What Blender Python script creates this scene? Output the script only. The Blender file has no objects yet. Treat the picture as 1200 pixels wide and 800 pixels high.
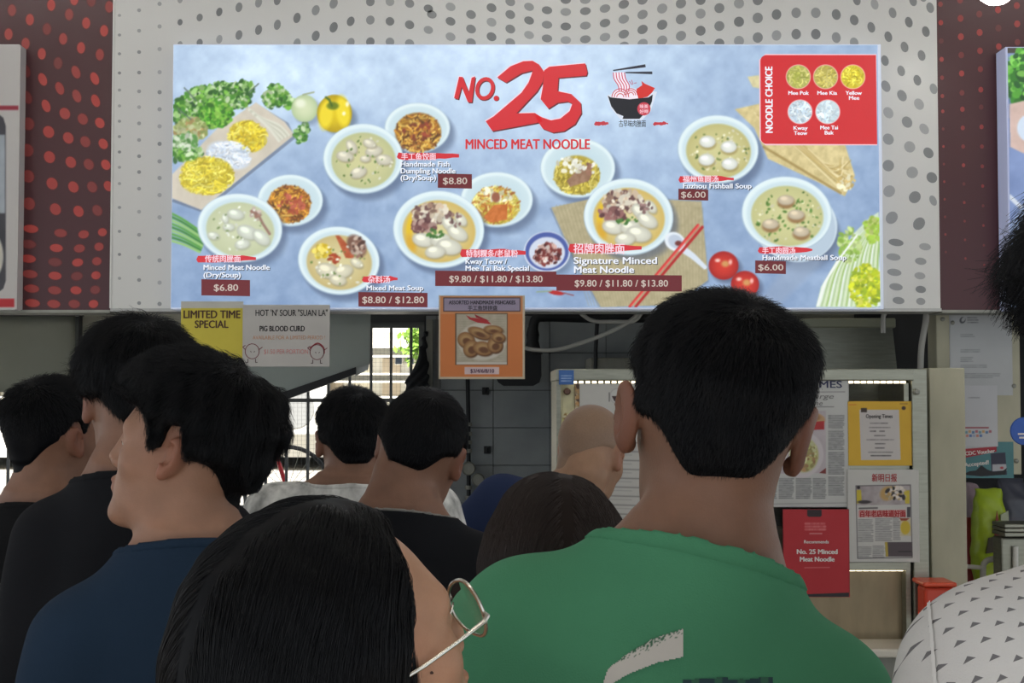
import bpy, bmesh, math, random
import numpy as np
from mathutils import Vector, Matrix
from mathutils.bvhtree import BVHTree

scene = bpy.context.scene
COL = scene.collection
R = math.radians
rng = np.random.default_rng(7)
random.seed(7)

# ------------------------------------------------------------------ camera
FPX = 1500.0
PITCH = R(2.2)
CAM = (0.0, 0.0, 1.62)
cam_data = bpy.data.cameras.new('camera')
cam_data.sensor_width = 36.0
cam_data.lens = 45.0
cam_data.clip_start = 0.02
cam_data.clip_end = 300
cam = bpy.data.objects.new('camera', cam_data)
cam.location = CAM
cam.rotation_euler = (math.pi / 2 + PITCH, 0, 0)
COL.objects.link(cam)
scene.camera = cam

# ------------------------------------------------------------------ world, sun, exposure
world = bpy.data.worlds.new('world')
scene.world = world
world.use_nodes = True
wn = world.node_tree
wn.nodes['Background'].inputs[0].default_value = (0.86, 0.93, 1.0, 1)
wn.nodes['Background'].inputs[1].default_value = 0.95
sun_data = bpy.data.lights.new('sun', 'SUN')
sun_data.energy = 13.0
sun_data.angle = R(3)
sun_data.color = (1.0, 0.95, 0.88)
sun = bpy.data.objects.new('sun', sun_data)
sun.rotation_euler = (R(48), R(6), R(-12))
sun.location = (0, 0, 12)
COL.objects.link(sun)
LAMP = 21.0          # ceiling tube emission
BOARD_E = 1.0      # backlit board emission
scene.view_settings.view_transform = 'Standard'
scene.view_settings.look = 'None'
scene.view_settings.gamma = 1.0
scene.view_settings.use_curve_mapping = False
scene.view_settings.exposure = 0.0

# ------------------------------------------------------------------ helpers
SP, CP = math.sin(PITCH), math.cos(PITCH)


def at(px, py, Y):
    """world point seen at photo pixel (px,py) on the plane y = Y"""
    u = (px - 600.0) / FPX
    v = (400.0 - py) / FPX
    t = Y / (CP - v * SP)
    return np.array((u * t, Y, CAM[2] + (SP + v * CP) * t))


def atv(px, py, Y):
    return Vector(at(px, py, Y))


def proj(P):
    P = np.asarray(P, float)
    x, y, z = P[..., 0], P[..., 1], P[..., 2] - CAM[2]
    d = y * CP + z * SP
    up = -y * SP + z * CP
    return 600 + FPX * x / d, 400 - FPX * up / d


def lin(c):
    c = np.asarray(c, float)
    return np.where(c <= 0.04045, c / 12.92, ((c + 0.055) / 1.055) ** 2.4)


def rgb(r, g, b):
    c = lin(np.array((r, g, b)) / 255.0)
    return (float(c[0]), float(c[1]), float(c[2]), 1.0)


def mat(name, color=(0.5, 0.5, 0.5, 1), rough=0.6, metal=0.0, spec=0.5, noise=0.0, nscale=20.0,
        bump=0.0, bscale=60.0, emit=None, estr=0.0, trans=0.0, sss=0.0, stretch=(1, 1, 1), coat=0.0):
    m = bpy.data.materials.new(name)
    m.use_nodes = True
    nt = m.node_tree
    b = nt.nodes['Principled BSDF']
    b.inputs['Base Color'].default_value = color
    b.inputs['Roughness'].default_value = rough
    b.inputs['Metallic'].default_value = metal
    b.inputs['Specular IOR Level'].default_value = spec
    b.inputs['Transmission Weight'].default_value = trans
    b.inputs['Coat Weight'].default_value = coat
    if sss:
        b.inputs['Subsurface Weight'].default_value = sss
        b.inputs['Subsurface Radius'].default_value = (0.008, 0.003, 0.002)
        b.inputs['Subsurface Scale'].default_value = 1.0
    if emit is not None:
        b.inputs['Emission Color'].default_value = emit
        b.inputs['Emission Strength'].default_value = estr
    if noise or bump:
        tc = nt.nodes.new('ShaderNodeTexCoord')
        mp = nt.nodes.new('ShaderNodeMapping')
        mp.inputs['Scale'].default_value = stretch
        nt.links.new(tc.outputs['Object'], mp.inputs['Vector'])
    if noise:
        n = nt.nodes.new('ShaderNodeTexNoise')
        n.inputs['Scale'].default_value = nscale
        n.inputs['Detail'].default_value = 5
        nt.links.new(mp.outputs['Vector'], n.inputs['Vector'])
        r = nt.nodes.new('ShaderNodeMapRange')
        r.inputs['From Min'].default_value = 0.3
        r.inputs['From Max'].default_value = 0.7
        r.inputs['To Min'].default_value = 1 - noise
        r.inputs['To Max'].default_value = 1 + noise
        nt.links.new(n.outputs['Fac'], r.inputs['Value'])
        mx = nt.nodes.new('ShaderNodeVectorMath')
        mx.operation = 'SCALE'
        mx.inputs[0].default_value = color[:3]
        nt.links.new(r.outputs['Result'], mx.inputs['Scale'])
        nt.links.new(mx.outputs['Vector'], b.inputs['Base Color'])
    if bump:
        n2 = nt.nodes.new('ShaderNodeTexNoise')
        n2.inputs['Scale'].default_value = bscale
        n2.inputs['Detail'].default_value = 4
        nt.links.new(mp.outputs['Vector'], n2.inputs['Vector'])
        bp = nt.nodes.new('ShaderNodeBump')
        bp.inputs['Strength'].default_value = bump
        bp.inputs['Distance'].default_value = 0.004
        nt.links.new(n2.outputs['Fac'], bp.inputs['Height'])
        nt.links.new(bp.outputs['Normal'], b.inputs['Normal'])
    return m


def print_mat(name, emit=0.0, rough=0.5):
    """ink colours kept per vertex or face: a flat print"""
    m = bpy.data.materials.new(name)
    m.use_nodes = True
    nt = m.node_tree
    b = nt.nodes['Principled BSDF']
    a = nt.nodes.new('ShaderNodeAttribute')
    a.attribute_name = 'ink'
    nt.links.new(a.outputs['Color'], b.inputs['Base Color'])
    b.inputs['Roughness'].default_value = rough
    if emit:
        dk = nt.nodes.new('ShaderNodeVectorMath')
        dk.operation = 'SCALE'
        dk.inputs['Scale'].default_value = 0.12
        nt.links.new(a.outputs['Color'], dk.inputs[0])
        nt.links.new(dk.outputs['Vector'], b.inputs['Base Color'])
        nt.links.new(a.outputs['Color'], b.inputs['Emission Color'])
        b.inputs['Emission Strength'].default_value = emit
    return m


def setp(o, label=None, cat=None, group=None, kind=None):
    if label: o['label'] = label
    if cat: o['category'] = cat
    if group: o['group'] = group
    if kind: o['kind'] = kind
    return o


def link(name, me, parent=None, m=None, smooth=False):
    o = bpy.data.objects.new(name, me)
    COL.objects.link(o)
    if parent is not None:
        o.parent = parent
    if m is not None:
        if isinstance(m, (list, tuple)):
            for q in m: me.materials.append(q)
        else:
            me.materials.append(m)
    if smooth and hasattr(me, 'polygons'):
        me.polygons.foreach_set('use_smooth', np.ones(len(me.polygons), bool))
    return o


def empty(name, loc=(0, 0, 0), rz=0.0, label=None, cat=None, group=None):
    o = bpy.data.objects.new(name, None)
    o.empty_display_size = 0.05
    o.location = loc
    o.rotation_euler = (0, 0, rz)
    COL.objects.link(o)
    return setp(o, label, cat, group)


def mesh_np(name, V, Q):
    """V (n,3), Q (m,k) faces all with k corners"""
    me = bpy.data.meshes.new(name)
    V = np.ascontiguousarray(V, np.float32)
    Q = np.ascontiguousarray(Q, np.int32)
    k = Q.shape[1]
    me.vertices.add(len(V))
    me.vertices.foreach_set('co', V.ravel())
    me.loops.add(Q.size)
    me.loops.foreach_set('vertex_index', Q.ravel())
    me.polygons.add(len(Q))
    me.polygons.foreach_set('loop_start', np.arange(0, Q.size, k, dtype=np.int32))
    me.update(calc_edges=True)
    return me


class MB:
    """collects shapes into one mesh"""
    def __init__(s):
        s.bm = bmesh.new()

    def box(s, lo, hi, bevel=0.0, M=None):
        x0, y0, z0 = lo
        x1, y1, z1 = hi
        vs = [s.bm.verts.new(c) for c in ((x0, y0, z0), (x1, y0, z0), (x1, y1, z0), (x0, y1, z0),
                                          (x0, y0, z1), (x1, y0, z1), (x1, y1, z1), (x0, y1, z1))]
        fs = [s.bm.faces.new([vs[i] for i in f]) for f in
              ((3, 2, 1, 0), (4, 5, 6, 7), (0, 1, 5, 4), (1, 2, 6, 5), (2, 3, 7, 6), (3, 0, 4, 7))]
        if bevel:
            es = list({e for f in fs for e in f.edges})
            r = bmesh.ops.bevel(s.bm, geom=es, offset=bevel, segments=2, affect='EDGES', profile=0.5)
            vs = list({v for f in r['faces'] for v in f.verts} | {v for v in vs if v.is_valid})
        if M is not None:
            bmesh.ops.transform(s.bm, matrix=M, verts=[v for v in vs if v.is_valid])
        return s

    def tube(s, pts, r, n=10, cap=True):
        pts = [Vector(p) for p in pts]
        rs = r if isinstance(r, (list, tuple)) else [r] * len(pts)
        rings = []
        up = None
        for i, p in enumerate(pts):
            t = (pts[min(i + 1, len(pts) - 1)] - pts[max(i - 1, 0)]).normalized()
            if up is None:
                up = Vector((0, 0, 1)) if abs(t.z) < 0.9 else Vector((1, 0, 0))
            a = up - t * up.dot(t)
            a.normalize()
            up = a
            b = t.cross(a)
            rings.append([s.bm.verts.new(p + rs[i] * (math.cos(q * 2 * math.pi / n) * a + math.sin(q * 2 * math.pi / n) * b)) for q in range(n)])
        for A, B in zip(rings, rings[1:]):
            for q in range(n):
                s.bm.faces.new((A[q], A[(q + 1) % n], B[(q + 1) % n], B[q]))
        if cap:
            s.bm.faces.new(rings[0][::-1])
            s.bm.faces.new(rings[-1])
        return s

    def prism(s, pts2, y0, y1, axis='y'):
        """polygon given as (a,b) pairs extruded from y0 to y1; axis 'y': (x,z); 'x': (y,z); 'z': (x,y)"""
        def P(a, b, c):
            return {'y': (a, c, b), 'x': (c, a, b), 'z': (a, b, c)}[axis]
        A = [s.bm.verts.new(P(a, b, y0)) for a, b in pts2]
        B = [s.bm.verts.new(P(a, b, y1)) for a, b in pts2]
        s.bm.faces.new(A)
        s.bm.faces.new(B[::-1])
        n = len(A)
        for i in range(n):
            s.bm.faces.new((A[i], B[i], B[(i + 1) % n], A[(i + 1) % n]))
        return s

    def lathe(s, prof, c, n=24, axis='z'):
        rings = []
        for r, h in prof:
            ring = []
            for q in range(n):
                a = q * 2 * math.pi / n
                d = {'z': (r * math.cos(a), r * math.sin(a), h), 'y': (r * math.cos(a), h, r * math.sin(a))}[axis]
                ring.append(s.bm.verts.new(Vector(c) + Vector(d)))
            rings.append(ring)
        for A, B in zip(rings, rings[1:]):
            for q in range(n):
                s.bm.faces.new((A[q], A[(q + 1) % n], B[(q + 1) % n], B[q]))
        s.bm.faces.new(rings[0][::-1])
        s.bm.faces.new(rings[-1])
        return s

    def build(s, name, m, parent=None, smooth=False):
        bmesh.ops.recalc_face_normals(s.bm, faces=s.bm.faces)
        me = bpy.data.meshes.new(name)
        s.bm.to_mesh(me)
        s.bm.free()
        o = link(name, me, parent, m)
        if smooth:
            me.polygons.foreach_set('use_smooth', np.ones(len(me.polygons), bool))
            me.set_sharp_from_angle(angle=R(40))
        return o


def box(name, lo, hi, m, parent=None, bevel=0.0):
    return MB().box(lo, hi, bevel).build(name, m, parent)


def pxbox(px0, py0, px1, py1, Y0, Y1):
    """box whose front face (y=Y0) spans the given photo rectangle"""
    a = at(px0, py1, Y0)
    b = at(px1, py0, Y0)
    return (a[0], Y0, a[2]), (b[0], Y1, b[2])


def bez(pts, n=12):
    """smooth curve through points (Catmull-Rom)"""
    P = [np.array(p, float) for p in pts]
    P = [2 * P[0] - P[1]] + P + [2 * P[-1] - P[-2]]
    out = []
    for i in range(1, len(P) - 2):
        for k in range(n):
            t = k / n
            a, b, c, d = P[i - 1], P[i], P[i + 1], P[i + 2]
            out.append(0.5 * ((2 * b) + (c - a) * t + (2 * a - 5 * b + 4 * c - d) * t * t + (3 * b - a - 3 * c + d) * t ** 3))
    out.append(P[-2])
    return out


def text(name, body, px, py, Y, hpx, m, parent=None, align='LEFT', sx=1.0, bold=0.0, rot=0.0, wpx=None, shear=0.0):
    """lettering standing in the plane y=Y, its baseline starting at the photo pixel"""
    cu = bpy.data.curves.new(name, 'FONT')
    cu.body = body
    cu.align_x = align
    cu.size = hpx / FPX * Y / 0.72          # capital height = 0.72 em
    cu.shear = shear
    cu.resolution_u = 3
    tmp = bpy.data.objects.new('tmp', cu)
    COL.objects.link(tmp)
    dg = bpy.context.evaluated_depsgraph_get()
    me = bpy.data.meshes.new_from_object(tmp.evaluated_get(dg))
    me.name = name
    bpy.data.objects.remove(tmp); bpy.data.curves.remove(cu)
    me.materials.clear()
    o = link(name, me, None, m)
    V = np.empty(len(me.vertices) * 3); me.vertices.foreach_get('co', V); V = V.reshape(-1, 3)
    if wpx is not None and len(V):
        w = V[:, 0].max() - min(V[:, 0].min(), 0)
        sx = (wpx / FPX * Y) / w
    V[:, 0] *= sx
    if bold:
        b_ = bold * hpx / FPX * Y / 0.72
        pol = [tuple(p.vertices) for p in me.polygons]
        n_ = len(V); sh_ = [(0, 0), (-b_, 0), (b_, 0), (0, b_ * .5), (0, -b_ * .5)]
        V = np.concatenate([V + (dx, dy, .0001 * k) for k, (dx, dy) in enumerate(sh_)])
        me.clear_geometry()
        me.from_pydata(V.tolist(), [], [tuple(i + n_ * k for i in p) for k in range(len(sh_)) for p in pol])
    c, s_ = math.cos(rot), math.sin(rot)
    W = np.stack([V[:, 0] * c - V[:, 1] * s_, -V[:, 2], V[:, 0] * s_ + V[:, 1] * c], -1)
    me.vertices.foreach_set('co', W.ravel())
    me.update()
    o.location = at(px, py, Y)
    if parent is not None:
        o.parent = parent
        o.matrix_parent_inverse = parent.matrix_world.inverted()
    return o

# ------------------------------------------------------------------ flat prints: a raster of inks on a grid of vertices
def vnoise(h, w, cell, seed):
    g = np.random.default_rng(seed).random((int(h / cell) + 3, int(w / cell) + 3))
    yy = np.arange(h) / cell
    xx = np.arange(w) / cell
    y0 = yy.astype(int); x0 = xx.astype(int)
    fy = (yy - y0)[:, None]; fx = (xx - x0)[None, :]
    fy = fy * fy * (3 - 2 * fy); fx = fx * fx * (3 - 2 * fx)
    a = g[y0][:, x0]; b = g[y0][:, x0 + 1]; c = g[y0 + 1][:, x0]; d = g[y0 + 1][:, x0 + 1]
    return (a * (1 - fx) + b * fx) * (1 - fy) + (c * (1 - fx) + d * fx) * fy


def fbm(h, w, cell, seed, octv=4):
    s = np.zeros((h, w)); amp = 1.0; tot = 0
    for k in range(octv):
        s += amp * vnoise(h, w, max(cell / 2 ** k, 1.01), seed + k)
        tot += amp; amp *= 0.55
    return s / tot


class Canvas:
    """raster in photo pixels: x0..x1, y0..y1; q samples per pixel; colours 0..255"""
    def __init__(s, x0, y0, x1, y1, q=1.0, bg=(255, 255, 255)):
        s.x0, s.y0, s.q = x0, y0, q
        s.w = int(round((x1 - x0) * q)) + 1
        s.h = int(round((y1 - y0) * q)) + 1
        s.a = np.empty((s.h, s.w, 3))
        s.a[:] = bg
        s.rg = np.random.default_rng(int(abs(x0 * 7 + y0)))

    def _blk(s, xa, ya, xb, yb):
        i0 = max(int(math.floor((xa - s.x0) * s.q)), 0); i1 = min(int(math.ceil((xb - s.x0) * s.q)) + 1, s.w)
        j0 = max(int(math.floor((ya - s.y0) * s.q)), 0); j1 = min(int(math.ceil((yb - s.y0) * s.q)) + 1, s.h)
        if i0 >= i1 or j0 >= j1: return None
        X = s.x0 + np.arange(i0, i1)[None, :] / s.q
        Yv = s.y0 + np.arange(j0, j1)[:, None] / s.q
        return (slice(j0, j1), slice(i0, i1)), X, Yv

    def _mix(s, sl, m, col, alpha):
        m = (m * alpha)[..., None]
        s.a[sl] = s.a[sl] * (1 - m) + np.asarray(col, float) * m

    def ell(s, cx, cy, rx, ry, col, rot=0, alpha=1.0, soft=1.0, col2=None):
        r = max(rx, ry) + soft + 1
        b = s._blk(cx - r, cy - r, cx + r, cy + r)
        if b is None: return
        sl, X, Y = b
        c, sn = math.cos(R(rot)), math.sin(R(rot))
        u = ((X - cx) * c + (Y - cy) * sn) / rx
        v = (-(X - cx) * sn + (Y - cy) * c) / ry
        d = np.sqrt(u * u + v * v)
        m = np.clip(0.5 - (d - 1) * min(rx, ry) / soft, 0, 1)
        if col2 is not None:      # colour runs from col (centre) to col2 (rim)
            t = np.clip(d, 0, 1)[..., None] ** 2
            col = np.asarray(col, float) * (1 - t) + np.asarray(col2, float) * t
        s._mix(sl, m, col, alpha)

    def poly(s, pts, col, alpha=1.0, noise=0, cell=6, soft=0):
        P = np.array(pts, float)
        b = s._blk(P[:, 0].min() - 1, P[:, 1].min() - 1, P[:, 0].max() + 1, P[:, 1].max() + 1)
        if b is None: return
        sl, X, Y = b
        acc = 0
        for ox in (-.33, 0, .33):
            for oy in (-.33, 0, .33):
                x = X + ox / s.q; y = Y + oy / s.q
                ins = np.zeros(np.broadcast(x, y).shape, bool)
                for i in range(len(P)):
                    xa, ya = P[i]; xb, yb = P[i - 1]
                    if ya == yb: continue
                    ins ^= ((ya > y) != (yb > y)) & (x < (xb - xa) * (y - ya) / (yb - ya) + xa)
                acc = acc + ins
        m = acc / 9.0
        if noise:
            n = (fbm(m.shape[0], m.shape[1], cell * s.q, int(abs(P[0, 0]) + 1)) - 0.5)[..., None] * 2 * noise
            col = np.asarray(col, float) + n
        s._mix(sl, m, col, alpha)

    def line(s, pts, w, col, alpha=1.0, w2=None, soft=1.0):
        P = np.array(pts, float)
        ww = np.linspace(w, w if w2 is None else w2, len(P)) / 2
        r = max(w, w2 or 0) / 2 + 1.5
        b = s._blk(P[:, 0].min() - r, P[:, 1].min() - r, P[:, 0].max() + r, P[:, 1].max() + r)
        if b is None: return
        sl, X, Y = b
        m = 0
        for i in range(len(P) - 1):
            ax, ay = P[i]; bx, by = P[i + 1]
            dx, dy = bx - ax, by - ay
            t = np.clip(((X - ax) * dx + (Y - ay) * dy) / max(dx * dx + dy * dy, 1e-9), 0, 1)
            d = np.hypot(X - ax - t * dx, Y - ay - t * dy) - (ww[i] * (1 - t) + ww[i + 1] * t)
            m = np.maximum(m, np.clip(0.5 - d / soft, 0, 1))
        s._mix(sl, m, col, alpha)

    def strands(s, cx, cy, rx, ry, cols, n, w=(1.0, 2.0), ln=0.6, rot=0, curl=1.2):
        for i in range(n):
            a = s.rg.random() * 6.283; r = math.sqrt(s.rg.random()) * 0.92
            x = r * math.cos(a); y = r * math.sin(a)
            th = s.rg.random() * 6.283; k = (s.rg.random() - 0.5) * 2 * curl
            pts = []
            for j in range(6):
                if x * x + y * y > 1: break
                pts.append((cx + x * rx, cy + y * ry))
                x += math.cos(th) * ln / 6; y += math.sin(th) * ln / 6; th += k / 2
            if len(pts) > 1:
                c = np.array(cols[int(s.rg.random() * len(cols))], float) * (0.85 + 0.3 * s.rg.random())
                s.line(pts, s.rg.uniform(*w), np.clip(c, 0, 255))

    def specks(s, cx, cy, rx, ry, cols, n, r=(0.6, 1.6), asp=1.0):
        for i in range(n):
            a = s.rg.random() * 6.283; q = math.sqrt(s.rg.random())
            c = np.array(cols[int(s.rg.random() * len(cols))], float) * (0.85 + 0.25 * s.rg.random())
            rr = s.rg.uniform(*r)
            s.ell(cx + q * math.cos(a) * rx, cy + q * math.sin(a) * ry, rr * (1 + s.rg.random() * 0.8), rr * asp,
                  np.clip(c, 0, 255), rot=s.rg.random() * 180, soft=0.9)

    def wash(s, amp, cell, seed=1, tint=(1, 1, 1)):
        n = (fbm(s.h, s.w, cell * s.q, seed) - 0.5)[..., None] * 2 * amp * np.array(tint)
        s.a += n

    def textlines(s, x0, y0, x1, y1, step, col, alpha=0.6, h=0.55, ragged=0.15):
        """body copy far too small to read: rows of broken ink"""
        y = y0
        while y < y1 - step * 0.4:
            x = x0
            xe = x1 - (s.rg.random() * ragged * (x1 - x0) if s.rg.random() < 0.4 else 0)
            while x < xe:
                l = s.rg.uniform(1.5, 5.0)
                s.line([(x, y + step * 0.4), (min(x + l, xe), y + step * 0.4)], step * h, col, alpha * s.rg.uniform(0.6, 1))
                x += l + 1.0
            y += step

    def sheet(s, name, Y, m, parent=None, flat_at=None, thick=0.0):
        """lay the raster on the upright plane y=Y as a grid of inked vertices"""
        xs = s.x0 + np.arange(s.w) / s.q
        ys = s.y0 + np.arange(s.h) / s.q
        ym = (ys[0] + ys[-1]) / 2; xm = (xs[0] + xs[-1]) / 2
        # a true rectangle in the world, its inks placed where the photo shows them
        wx = np.linspace(at(xs[0], ym, Y)[0], at(xs[-1], ym, Y)[0], s.w)
        wz = np.linspace(at(xm, ys[0], Y)[2], at(xm, ys[-1], Y)[2], s.h)
        V = np.empty((s.h, s.w, 3)); V[..., 0] = wx[None, :]; V[..., 1] = Y; V[..., 2] = wz[:, None]
        px, py = proj(V)
        fx = np.clip((px - s.x0) * s.q, 0, s.w - 1.001); fy = np.clip((py - s.y0) * s.q, 0, s.h - 1.001)
        i0 = fx.astype(int); j0 = fy.astype(int); tx = (fx - i0)[..., None]; ty = (fy - j0)[..., None]
        A = (s.a[j0, i0] * (1 - tx) + s.a[j0, i0 + 1] * tx) * (1 - ty) + (s.a[j0 + 1, i0] * (1 - tx) + s.a[j0 + 1, i0 + 1] * tx) * ty
        idx = np.arange(s.h * s.w).reshape(s.h, s.w)
        Q = np.stack([idx[1:, :-1], idx[1:, 1:], idx[:-1, 1:], idx[:-1, :-1]], -1).reshape(-1, 4)
        me = mesh_np(name, V.reshape(-1, 3), Q)
        at_ = me.attributes.new('ink', 'FLOAT_COLOR', 'POINT')
        c = np.ones((s.h * s.w, 4), np.float32)
        c[:, :3] = lin(np.clip(A, 0, 255) / 255.0).reshape(-1, 3)
        at_.data.foreach_set('color', c.ravel())
        return link(name, me, parent, m)


def decals(name, shapes, Y, m, parent=None):
    """flat printed shapes: list of (pixel polygon, colour, depth layer) in front of plane y=Y"""
    V, F, C = [], [], []
    for pts, col, lay in shapes:
        i = len(V)
        for p in pts:
            q = at(p[0], p[1], Y - 0.0004 * lay)
            V.append(tuple(q))
        F.append(tuple(range(i, i + len(pts))))
        C.append(rgb(*col))
    me = bpy.data.meshes.new(name)
    me.from_pydata(V, [], F)
    a = me.attributes.new('ink', 'FLOAT_COLOR', 'FACE')
    a.data.foreach_set('color', np.array(C, np.float32).ravel())
    bm = bmesh.new(); bm.from_mesh(me)
    for f in bm.faces:
        f.normal_update()
        if f.normal.y > 0: f.normal_flip()
    bmesh.ops.triangulate(bm, faces=[f for f in bm.faces if len(f.verts) > 4])
    bm.to_mesh(me); bm.free()
    return link(name, me, parent, m)


def ellpts(cx, cy, rx, ry, rot=0, n=16):
    c, s_ = math.cos(R(rot)), math.sin(R(rot))
    return [(cx + rx * math.cos(a) * c - ry * math.sin(a) * s_, cy + rx * math.cos(a) * s_ + ry * math.sin(a) * c)
            for a in np.linspace(0, 2 * math.pi, n, endpoint=False)]

# ------------------------------------------------------------------ people: bodies as one smooth implicit surface each
f32 = np.float32


def smin(a, b, k):
    h = np.maximum(k - np.abs(a - b), 0) / k
    return np.minimum(a, b) - h * h * k * 0.25


def smax(a, b, k):
    return -smin(-a, -b, k)


def sstep(x, a, b):
    t = np.clip((x - a) / (b - a), 0, 1)
    return t * t * (3 - 2 * t)


def Rot(yaw=0, pitch=0, roll=0):
    """turn left, look up, tilt to own right (degrees)"""
    return np.array(Matrix.Rotation(R(yaw), 3, 'Z') @ Matrix.Rotation(R(pitch), 3, 'X') @ Matrix.Rotation(R(roll), 3, 'Y'))


class Prim:
    def __init__(s, fn, lo, hi):
        s.fn, s.lo, s.hi = fn, np.array(lo, float), np.array(hi, float)

    def moved(s, M, t):
        """the primitive carried by p -> M p + t"""
        c = np.array([[x, y, z] for x in (s.lo[0], s.hi[0]) for y in (s.lo[1], s.hi[1]) for z in (s.lo[2], s.hi[2])])
        w = c @ M.T + t
        fn = s.fn

        def g(X, Y, Z):
            x, y, z = X - t[0], Y - t[1], Z - t[2]
            return fn(M[0, 0] * x + M[1, 0] * y + M[2, 0] * z, M[0, 1] * x + M[1, 1] * y + M[2, 1] * z,
                      M[0, 2] * x + M[1, 2] * y + M[2, 2] * z)
        return Prim(g, w.min(0), w.max(0))


def ell(c, r, M=None):
    c = np.array(c, float); r = np.array(r, float)
    if M is not None:
        return ell((0, 0, 0), r).moved(np.asarray(M), c)

    def fn(X, Y, Z):
        x, y, z = (X - c[0]), (Y - c[1]), (Z - c[2])
        k0 = np.sqrt((x / r[0]) ** 2 + (y / r[1]) ** 2 + (z / r[2]) ** 2)
        k1 = np.sqrt((x / r[0] ** 2) ** 2 + (y / r[1] ** 2) ** 2 + (z / r[2] ** 2) ** 2)
        return k0 * (k0 - 1) / np.maximum(k1, 1e-6)
    return Prim(fn, c - r, c + r)


def rc(a, b, ra, rb):
    a = np.array(a, float); b = np.array(b, float); d = b - a; L = float(d @ d)

    def fn(X, Y, Z):
        x, y, z = X - a[0], Y - a[1], Z - a[2]
        t = np.clip((x * d[0] + y * d[1] + z * d[2]) / L, 0, 1)
        return np.sqrt((x - t * d[0]) ** 2 + (y - t * d[1]) ** 2 + (z - t * d[2]) ** 2) - (ra + (rb - ra) * t)
    return Prim(fn, np.minimum(a - ra, b - rb), np.maximum(a + ra, b + rb))


def loft(tab, n=2.4):
    """stack of superellipse sections: (z, rx, ry, cy)"""
    T = np.array(tab, float)

    def fn(X, Y, Z):
        rx = np.interp(Z, T[:, 0], T[:, 1]); ry = np.interp(Z, T[:, 0], T[:, 2]); cy = np.interp(Z, T[:, 0], T[:, 3])
        k = (np.abs(X / rx) ** n + np.abs((Y - cy) / ry) ** n) ** (1.0 / n)
        f = (k - 1) * np.minimum(rx, ry)
        return np.maximum(f, np.maximum(Z - T[-1, 0], T[0, 0] - Z))
    return Prim(fn, (-T[:, 1].max(), (T[:, 3] - T[:, 2]).min(), T[0, 0]), (T[:, 1].max(), (T[:, 3] + T[:, 2]).max(), T[-1, 0]))


def axis(*seg):
    """grid line coordinates from (start, stop, step) runs"""
    out = []
    for a, b, h in seg:
        n = max(int(round((b - a) / h)), 1)
        out.append(a + (b - a) * np.arange(n) / n)
    out.append(np.array([seg[-1][1]]))
    return np.concatenate(out).astype(f32)


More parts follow.
